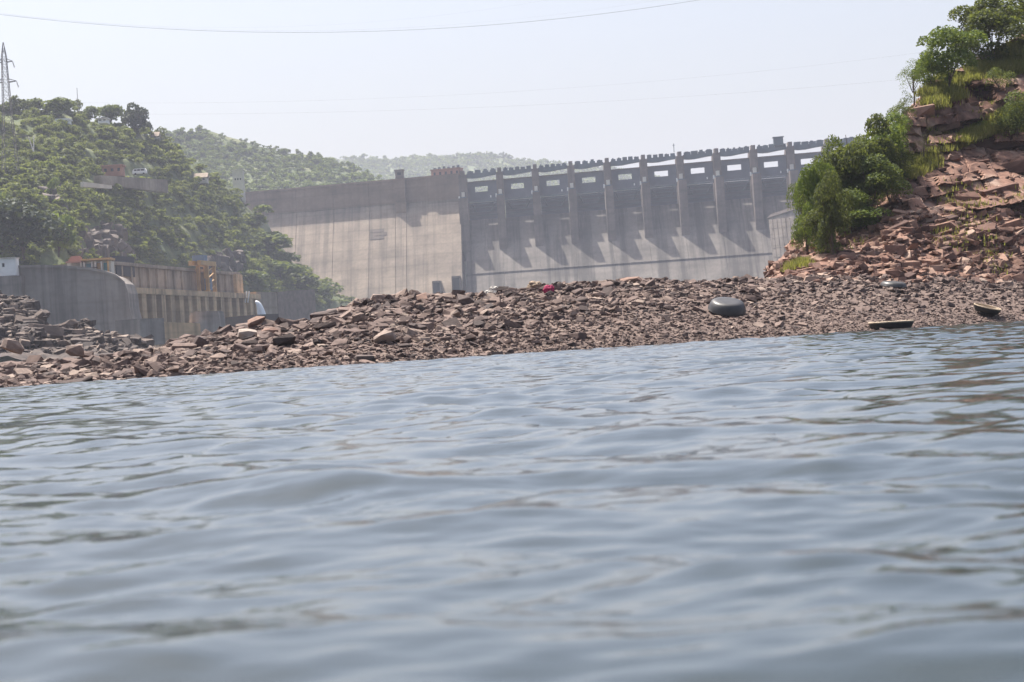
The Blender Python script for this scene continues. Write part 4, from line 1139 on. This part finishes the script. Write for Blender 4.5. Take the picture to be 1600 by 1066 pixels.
MB().box(0, W, -.4, 2.2, -.5, 1.2 * u_).build('step', M['cream'], pv)
arch = [Vector((5.6 * u_, .4, .2))] + [Vector((12.7 * u_ - math.cos(math.pi * i / 10) * 7 * u_, .4, 8 * u_ + math.sin(math.pi * i / 10) * 7 * u_)) for i in range(11)] + [Vector((19.8 * u_, .4, .2))]
ring = arch + [Vector((12.7 * u_ - (p.x - 12.7 * u_) * -1 * .72 + 0, p.y, .2 + (p.z - .2) * .78)) for p in reversed(arch)]
mb = MB(); n = len(arch)
for i in range(n - 1): 
    q = [ring[i], ring[i + 1], ring[2 * n - 2 - i], ring[2 * n - 1 - i]]
    mb.hexa([q[0], q[1], q[2], q[3]] + [p + Vector((0, .6, 0)) for p in q])
mb.build('arch', M['cream'], pv)
MB().box(6.5 * u_, 19 * u_, 1.7, 2.19, .4, 12 * u_).build('doorway', M['dark'], pv)

# small pieces around the outlet
o = pwall('outlet_wall', 400, 456, 432, 458, 790, 800, 500, 10, M['conc_brown']); tag(o, 'plain brown wall behind the falling water jet', 'wall', kind='thing')
o = pwall('rock_cut_wall', 433, 456, 492, 452, 815, 840, 505, 14, M['outcrop']); tag(o, 'dark rock wall right of the falling water jet', 'wall', kind='thing')
o = pwall('abutment_block', 218, 498, 256, 497, 560, 566, 540, 10, M['conc_grey']); tag(o, 'grey concrete block below the rounded end of the retaining wall', 'block', kind='thing')
mb = MB(); pts = [P(x, y, 590) for x, y in ((296, 520), (296, 495), (299, 487), (340, 486), (343, 500), (344, 520))]; o = mb.prism(pts, (0, 12, 0)).build('concrete_pier', M['conc_grey'], None); tag(o, 'rounded grey concrete mass in front of the power station openings', 'block', kind='thing')
o = pwall('quay_wall', 255, 503, 350, 507, 575, 600, 530, 8, M['conc_tan']); tag(o, 'low pale quay wall at the waterside below the power station', 'wall', kind='thing')
o = pwall('quay_step', 352, 496, 398, 492, 655, 640, 520, 8, M['outcrop']); tag(o, 'dark stepped wall between the quay and the water jet', 'wall', kind='thing')
for k, px in enumerate((383, 387)):
    mb = MB(); mb.tube([P(px, 473, 770), P(px + 2.5, 455, 770)], [.28, .28], 7)
    o = mb.build('pipe', M['insul'], None); tag(o, ('nearer' if k else 'outer') + ' one of two thin white pipes leaning by the power station end', 'pipe', 'white pipes by the power station'); o['label'] = ('white leaning pipe closest to the water jet' if k else 'white leaning pipe closest to the power station')
# the jet
mb = MB(); pts = []; rr = []
for i in range(14):
    f = i / 13; pts.append(P(399 + 14 * f ** .8, 472 + 34 * f ** 1.9, 740)); rr.append(.5 + .95 * f)
mb.tube(pts, rr, 9)
pts2 = [p + Vector((-1.4 * i / 13, -.3, -.5 * i / 13)) for i, p in enumerate(pts)]
mb.tube(pts2, [r * .6 for r in rr], 8)
o = mb.build('water_jet', M['jet'], None, True); tag(o, 'white jet of water pouring from an outlet beside the power station', 'water jet')

# pale tower on the hill edge
b0 = P(373, 303, 1085); tw = empty('tower', (b0.x, b0.y, b0.z - 4)); u_ = 1085 / F
tag(tw, 'pale square tower on the hill edge at the end of the dam', 'tower')
MB().box(-8.2 * u_, 8.2 * u_, 0, 5, 0, 40 * u_ + 3).build('shaft', M['cream'], tw)
MB().box(-9 * u_, 9 * u_, -.4, 5.4, 40 * u_ + 3.01, 41.5 * u_ + 3).build('roof_slab', M['cream'], tw)
for k in range(3): MB().box(-5 * u_ + k * 4 * u_, -3 * u_ + k * 4 * u_, -.08, .05, 34 * u_, 37 * u_).build('window', M['dark'], tw)

# houses on the hillside
def house(px, py, wpx, hpx, Y, mat, roofmat, label, roof='flat', nwin=3, rz=0.0, name='house'):
    """px,py: lower left corner on screen"""
    loc, nor = hit('wooded_hillside', px, py)
    if loc is not None: Y = loc.y - 4
    b = P(px, py, Y); u_ = Y / F
    h = empty(name, b, rz); tag(h, label, 'house', 'houses on the near hillside')
    W = wpx * u_; H = hpx * u_
    MB().box(0, W, 0, 6, -.8, H).build('wall', mat, h)
    if roof == 'flat': MB().box(-.4, W + .4, -.5, 6.4, H + .01, H + .6).build('roof', roofmat, h)
    else:
        mb = MB(); mb.prism([Vector((-.5, -.7, H + .01)), Vector((-.5, 3, H + 2.2)), Vector((-.5, 6.7, H + .01))], (W + 1, 0, 0)); mb.build('roof', roofmat, h)
    for k in range(nwin):
        x = W * (k + .5) / nwin; MB().box(x - .5, x + .5, -.06, .05, H * .35, H * .75).build('window', M['dark'], h)
    return h
house(160, 273, 31, 12, 800, M['brickred'], M['brickred'], 'long red brown house half hidden among the hillside trees')
house(304, 284, 19, 6, 960, M['cream'], M['conc_brown'], 'small cream house with a brown roof on the far slope of the hill', 'gable', 2)
house(88, 191, 19, 2.6, 845, M['white'], M['white'], 'thin white hut below the flat topped skyline tree', nwin=2)
house(153, 190, 14, 3.2, 868, M['white'], M['cream'], 'white walled house below the round skyline tree', nwin=2)
house(237, 216, 10, 2.6, 930, M['cream'], M['conc_brown'], 'tiny pale house where the skyline starts to dip', 'gable', 1)
# white minibus beside the red house
b = P(207, 274, 795); u_ = 795 / F; vb = empty('minibus', b); tag(vb, 'white minibus parked beside the long red brown house', 'minibus')
mb = MB(); pr = [(0, .5), (0, 1.5), (.6, 2.3), (4.6, 2.35), (5.1, 1.6), (5.2, .5)]
mb.prism([Vector((x, 0, z)) for x, z in pr], (0, 2, 0)); mb.build('body', M['white'], vb)
for x0, x1 in ((.7, 1.6), (1.8, 2.9), (3.1, 4.4)): MB().box(x0, x1, -.03, .03, 1.5, 2.05).build('window', M['dark'], vb)
for x in (1.1, 4.1): MB().tube([(x, -.05, .38), (x, .25, .38)], [.38, .38], 12).build('wheel', M['tar'], vb)
o = pwall('terrace_wall', 158, 274, 262, 281, 800, 860, 288, 3, M['conc_brown']); tag(o, 'brown terrace wall under the red brown house and the minibus', 'wall', kind='thing')
o = pwall('parapet_wall', 130, 284, 175, 290, 745, 760, 292, 1.2, M['cream']); tag(o, 'pale low parapet of the hill road below the red brown house', 'wall', kind='thing')
# mast
b = P(122, 168, 890); mb = MB(); mb.tube([b + Vector((0, 0, -6)), b + Vector((0, 0, 8))], [.16, .1], 6); o = mb.build('mast', M['steel'], None); tag(o, 'thin bare mast rising above the skyline trees', 'mast')

# ------------------------------------------------------------------ pylon, insulators and cables
Yp = 720; u_ = Yp / F
pb = P(13, 268, Yp); top = P(10, 66, Yp); Hp = top.z - pb.z
py_ = empty('pylon', (P(10.5, 160, Yp).x, Yp, pb.z)); tag(py_, 'steel lattice pylon rising above the hill at the picture edge', 'pylon')
def hw(z):      # half width at height z
    return np.interp(z / Hp, [0, .45, .72, .9, 1.0], [2.4, 1.35, .95, .7, .05])
lv = [0, .12, .22, .31, .39, .46, .53, .59, .65, .71, .77, .83, .89, .95, 1.0]
for sx, sy in ((-1, -1), (1, -1), (1, 1), (-1, 1)):
    mb = MB()
    for a, b in zip(lv[:-1], lv[1:]): mb.bar((sx * hw(a * Hp), sy * hw(a * Hp), a * Hp), (sx * hw(b * Hp), sy * hw(b * Hp), b * Hp), .17)
    mb.build('leg', M['steel'], py_)
mb = MB()
for a, b in zip(lv[:-2], lv[1:-1]):
    ha, hb = hw(a * Hp), hw(b * Hp)
    for q in range(4):
        c4 = [(-1, -1), (1, -1), (1, 1), (-1, 1)]; p, q2 = c4[q], c4[(q + 1) % 4]
        mb.bar((p[0] * ha, p[1] * ha, a * Hp), (q2[0] * hb, q2[1] * hb, b * Hp), .08); mb.bar((q2[0] * ha, q2[1] * ha, a * Hp), (p[0] * hb, p[1] * hb, b * Hp), .08)
        mb.bar((p[0] * hb, p[1] * hb, b * Hp), (q2[0] * hb, q2[1] * hb, b * Hp), .08)
mb.build('lattice', M['steel'], py_)
arms = [(.845, 2.0), (.69, 2.7), (.26, 5.6)]
for fz, w in arms:
    z = fz * Hp; h_ = hw(z)
    for sg in (-1, 1):
        mb = MB()
        for sy in (-1, 1):
            mb.bar((sg * h_, sy * h_, z), (sg * (h_ + w), 0, z + .2), .2); mb.bar((sg * h_, sy * h_, z + 1.1), (sg * (h_ + w), 0, z + .2), .16)
        mb.build('crossarm', M['steel'], py_)
    for sg in (-1, 1):
        L_ = 1.9 if fz > .3 else 5.2
        for dx in ((0,) if fz > .3 else (-.45, .45)):
            mb = MB(); x = sg * (h_ + w)
            n = 8
            pts = []; rr = []
            for i in range(n * 2 + 1):
                f = i / (n * 2); pts.append((x + dx * (1 - f) * 2 + sg * .5 * f, 0, z - f * L_)); rr.append(.24 if i % 2 else .09)
            mb.tube(pts, rr, 8); mb.build('insulator_string', M['insul'], py_)

def cable(pts, Y, r, label):
    xs = np.array([p[0] for p in pts], float); yy = np.array([p[1] for p in pts], float)
    co = np.polyfit(xs, yy, 2); g = np.linspace(xs[0], xs[-1], 60); gy = np.polyval(co, g)
    mb = MB(); mb.tube([P(a, b, Y) for a, b in zip(g, gy)], [r] * 60, 5)
    o = mb.build('power_cable', M['cable'], None); tag(o, label, 'cable', 'cables strung across the valley')
cable([(-300, -22), (0, 18), (150, 36), (280, 48), (450, 52), (600, 50), (800, 37), (1000, 14), (1300, -40)], 700, .05, 'lowest sagging cable of the bundle high in the sky')
cable([(-300, -26), (0, 16), (150, 34), (280, 46.5), (450, 50), (600, 45), (800, 31), (1000, 6), (1300, -56)], 702, .009, 'middle sagging cable of the bundle high in the sky')
cable([(-300, -28), (0, 15), (150, 33), (280, 45), (450, 46), (600, 34), (800, 8), (1000, -30), (1300, -110)], 704, .008, 'topmost cable of the bundle, climbing steepest to the sky edge')
cable([(-300, 172), (200, 172), (500, 172), (800, 167), (1000, 160), (1300, 138), (1400, 126), (1700, 90)], 600, .012, 'faint thin cable ending near the slender cliff tree')
cable([(-300, 152), (200, 152), (500, 151), (800, 146), (1000, 138), (1200, 112), (1400, 88), (1700, 40)], 603, .011, 'faintest thin cable just above the one that meets the cliff')

# ------------------------------------------------------------------ bedded outcrop at the far left
OC = [(-300, 440, 350), (-60, 446, 350), (0, 450, 345), (40, 458, 345), (58, 470, 340), (70, 492, 335), (95, 505, 335), (140, 500, 340), (170, 512, 335), (205, 522, 330), (240, 540, 325), (300, 560, 320)]
PXO = np.arange(-300, 302, 3.0)
yt, Yt = keyed(PXO, OC)
rows = []
for i in range(0, 90):
    if i <= 60:
        f = i / 60; py = 556 + (yt - 556) * f; Y = 285 + (Yt - 285) * (f ** .9)
        X, Y, Z = ground_xy(PXO, py, Y + 0 * PXO); Xl, Yl, Zl = X, Y, Z
    else:
        k = i - 60; Y = Yl + k * 3; X = Xl / Yl * Y; Z = Zl - .25 * k
    q = Z + fbm(X * .08, Y * .08, 3) * 4; T = 2.3; fr = q / T - np.floor(q / T); st = np.clip((fr - .65) / .35, 0, 1)
    rows.append((X + fbm(X * .2, Z * .5, 3) * 3, Y + fbm(X * .3, Z * .5 + 4, 4) * 9, Z + (st - fr) * T * .95))
oc = terrain('rock_outcrop', PXO, rows, M['outcrop_bed'], smooth=False)
tag(oc, kind='structure')
oblock = [np_mesh('ledge_rock', V, T, M['outcrop'], np.zeros(len(T))) for V, T in BLOCKS]
for k in range(220):
    px = random.uniform(-10, 230); py = random.uniform(445, 540); loc, nor = hit('rock_outcrop', px, py)
    if loc is None: continue
    s = random.uniform(.3, .8); o = link(bpy.data.objects.new('ledge_rock', random.choice(oblock)), oc)
    o.location = loc; o.scale = (s * random.uniform(.8, 2.0), s * 1.3, s * random.uniform(.8, 1.7)); o.rotation_euler = (random.gauss(0, .1), random.gauss(0, .1), random.uniform(-.5, .5))

pos = []; sc = []; eu = []
for k in range(1500):
    px = random.uniform(-10, 260); py = random.uniform(455, 552); loc, nor = hit('rock_outcrop', px, py)
    if loc is None: continue
    s_ = .30 * math.exp(random.gauss(0, .5)); pos.append(loc); sc.append((s_ * 1.5, s_, s_ * .9)); eu.append((random.gauss(0, .3), random.gauss(0, .3), random.uniform(0, 6.28)))
V, T, R = merge(ROCKS, np.array(pos), np.array(eu), np.array(sc), rng.random(len(pos)))
o = link(bpy.data.objects.new('loose_rocks', np_mesh('loose_rocks', V, T, M['outcrop'], R)), oc); tag(o, kind='stuff')

# ------------------------------------------------------------------ coracles
def coracle(px, py, wpx, Hratio, label, upside=False, tilt=(0, 0), hull_mat='tar', Yd=None, lift=0.0):
    loc, nor = hit('rubble_bank', px, py)
    if Yd is not None: loc = P(px, py, Yd)
    R = wpx * loc.y / F / 2; Hc = R * 2 * Hratio
    root = empty('coracle', loc + Vector((0, 0, lift))); root.rotation_euler = (tilt[0], tilt[1], 0)
    tag(root, label, 'coracle', 'coracles on the bank')
    prof = [(0.0, .02), (.55, .0), (.74, .03), (.84, .16), (.92, .45), (.98, .8), (1.0, 1.0)]
    inner = [(.955, 1.0), (.93, .8), (.87, .47), (.78, .2), (.68, .1), (0.0, .085)]
    seg = 40
    def lathe(pr, mat, name, wob=0.0):
        vs = []; fs = []
        for r_, z_ in pr:
            for j in range(seg):
                a = 2 * math.pi * j / seg; w = 1 + wob * math.sin(3 * a + 1) + wob * .6 * math.sin(7 * a)
                zz = z_ * Hc; zz = (Hc - zz) if upside else zz
                vs.append((R * r_ * math.cos(a) * w, R * r_ * math.sin(a) * w, zz + (wob * R * .5 * math.sin(2 * a) if z_ > .9 else 0)))
        for i in range(len(pr) - 1):
            for j in range(seg): fs.append((i * seg + j, i * seg + (j + 1) % seg, (i + 1) * seg + (j + 1) % seg, (i + 1) * seg + j))
        o = mesh_obj(name, vs, fs, mat, root, True)
        bm = bmesh.new(); bm.from_mesh(o.data); bmesh.ops.remove_doubles(bm, verts=bm.verts, dist=1e-4); bmesh.ops.recalc_face_normals(bm, faces=bm.faces); bm.to_mesh(o.data); bm.free(); return o
    lathe(prof, M[hull_mat], 'hull', .008)
    if not upside: lathe(inner, M['cane'], 'lining', .008)
    mb = MB(); pts = []
    for j in range(seg + 1):
        a = 2 * math.pi * j / seg; w = 1 + .008 * math.sin(3 * a + 1)
        pts.append((R * .985 * math.cos(a) * w, R * .985 * math.sin(a) * w, (0.03 * R if upside else Hc) + .004 * R * math.sin(2 * a)))
    mb.tube(pts, [R * (.016 if upside else .042)] * (seg + 1), 7, False); mb.build('rim', M['cane'] if not upside else M[hull_mat], root, True)
    if not upside:
        mb = MB()
        for k in range(-2, 3):
            x = k * .3 * R; hw_ = math.sqrt(max(0, 1 - (k * .3) ** 2)) * R * .7
            mb.bar((x, -hw_, .11 * Hc), (x, hw_, .11 * Hc), .06 * R)
        mb.build('rib', M['cane'], root)
    return root
coracle(1393, 516, 70, .20, 'black tarred coracle upright at the water edge, seen side on', False, (0.0, 0.0), 'tar', Yd=99.0, lift=-.04)
coracle(1541, 492, 43, .24, 'smaller dark coracle with pale rim tipped on the shingle near the picture edge', False, (.16, .26), 'tar', lift=.08)
coracle(1136, 489, 60, .26, 'overturned grey coracle lying on the open shingle', True, (.30, .12), 'tarp', lift=.12)
coracle(1396, 447, 42, .16, 'overturned grey coracle half sunk among the stones at the cliff foot', True, (.12, .12), 'tarp')

# ------------------------------------------------------------------ bundles left on the crest
def bundle(name, px, py, wpx, hpx, mat, label, cat, seed):
    loc, nor = hit('rubble_bank', px, py + hpx * .5)
    if loc is None: loc = P(px, py + hpx * .5, d0(px) + 16)
    u_ = loc.y / F
    bm = bmesh.new(); bmesh.ops.create_icosphere(bm, subdivisions=4, radius=1)
    r = np.random.default_rng(seed); ks = r.normal(0, 3.2, (9, 3)); ph = r.random(9) * 6.28
    for v in bm.verts:
        d = v.co.normalized(); s = 1 + sum(.09 * abs(math.sin(d.x * k[0] + d.y * k[1] + d.z * k[2] + p)) - .045 for k, p in zip(ks, ph)) * 1.2
        v.co = d * s; v.co.z = max(v.co.z, -.55)
    me = bpy.data.meshes.new(name); bm.to_mesh(me); bm.free(); me.materials.append(mat)
    o = link(bpy.data.objects.new(name, me)); o.scale = (wpx * u_ / 2, wpx * u_ / 2.2, hpx * u_ / 1.7); o.location = loc + Vector((0, 0, hpx * u_ * .33 + .05)); tag(o, label, cat); return o
bundle('cloth_bundle', 858, 453, 15, 13, M['pink'], 'bright magenta cloth bundle on the crest of the rubble', 'bundle', 3)
bundle('sack', 764, 459, 16, 7, M['sack'], 'lower white sack on the crest of the rubble', 'sack', 4)
bundle('sack', 772, 452, 12, 7, M['sack'], 'upper white sack piled behind the lower one on the crest', 'sack', 5)
bundle('straw_bundle', 836, 447, 20, 12, M['straw'], 'straw coloured bundle on the crest left of the magenta cloth', 'bundle', 6)

# ------------------------------------------------------------------ haze
hm = bpy.data.materials.new('haze_air'); hm.use_nodes = True
nt = hm.node_tree; nt.nodes.remove(nt.nodes['Principled BSDF'])
pv_ = nt.nodes.new('ShaderNodeVolumePrincipled')
pv_.inputs['Color'].default_value = (0.80, 0.84, 0.98, 1)
pv_.inputs['Density'].default_value = 0.00012
pv_.inputs['Anisotropy'].default_value = 0.25
nt.links.new(pv_.outputs[0], nt.nodes['Material Output'].inputs['Volume'])
mb = MB(); mb.box(-5200, 5200, -1000, 7200, -6, 460)
hz_o = mb.build('haze', hm, None); tag(hz_o, 'thin pale blue haze filling the valley air', 'haze', kind='stuff')
hm.cycles.homogeneous_volume = True if hasattr(hm.cycles, 'homogeneous_volume') else None
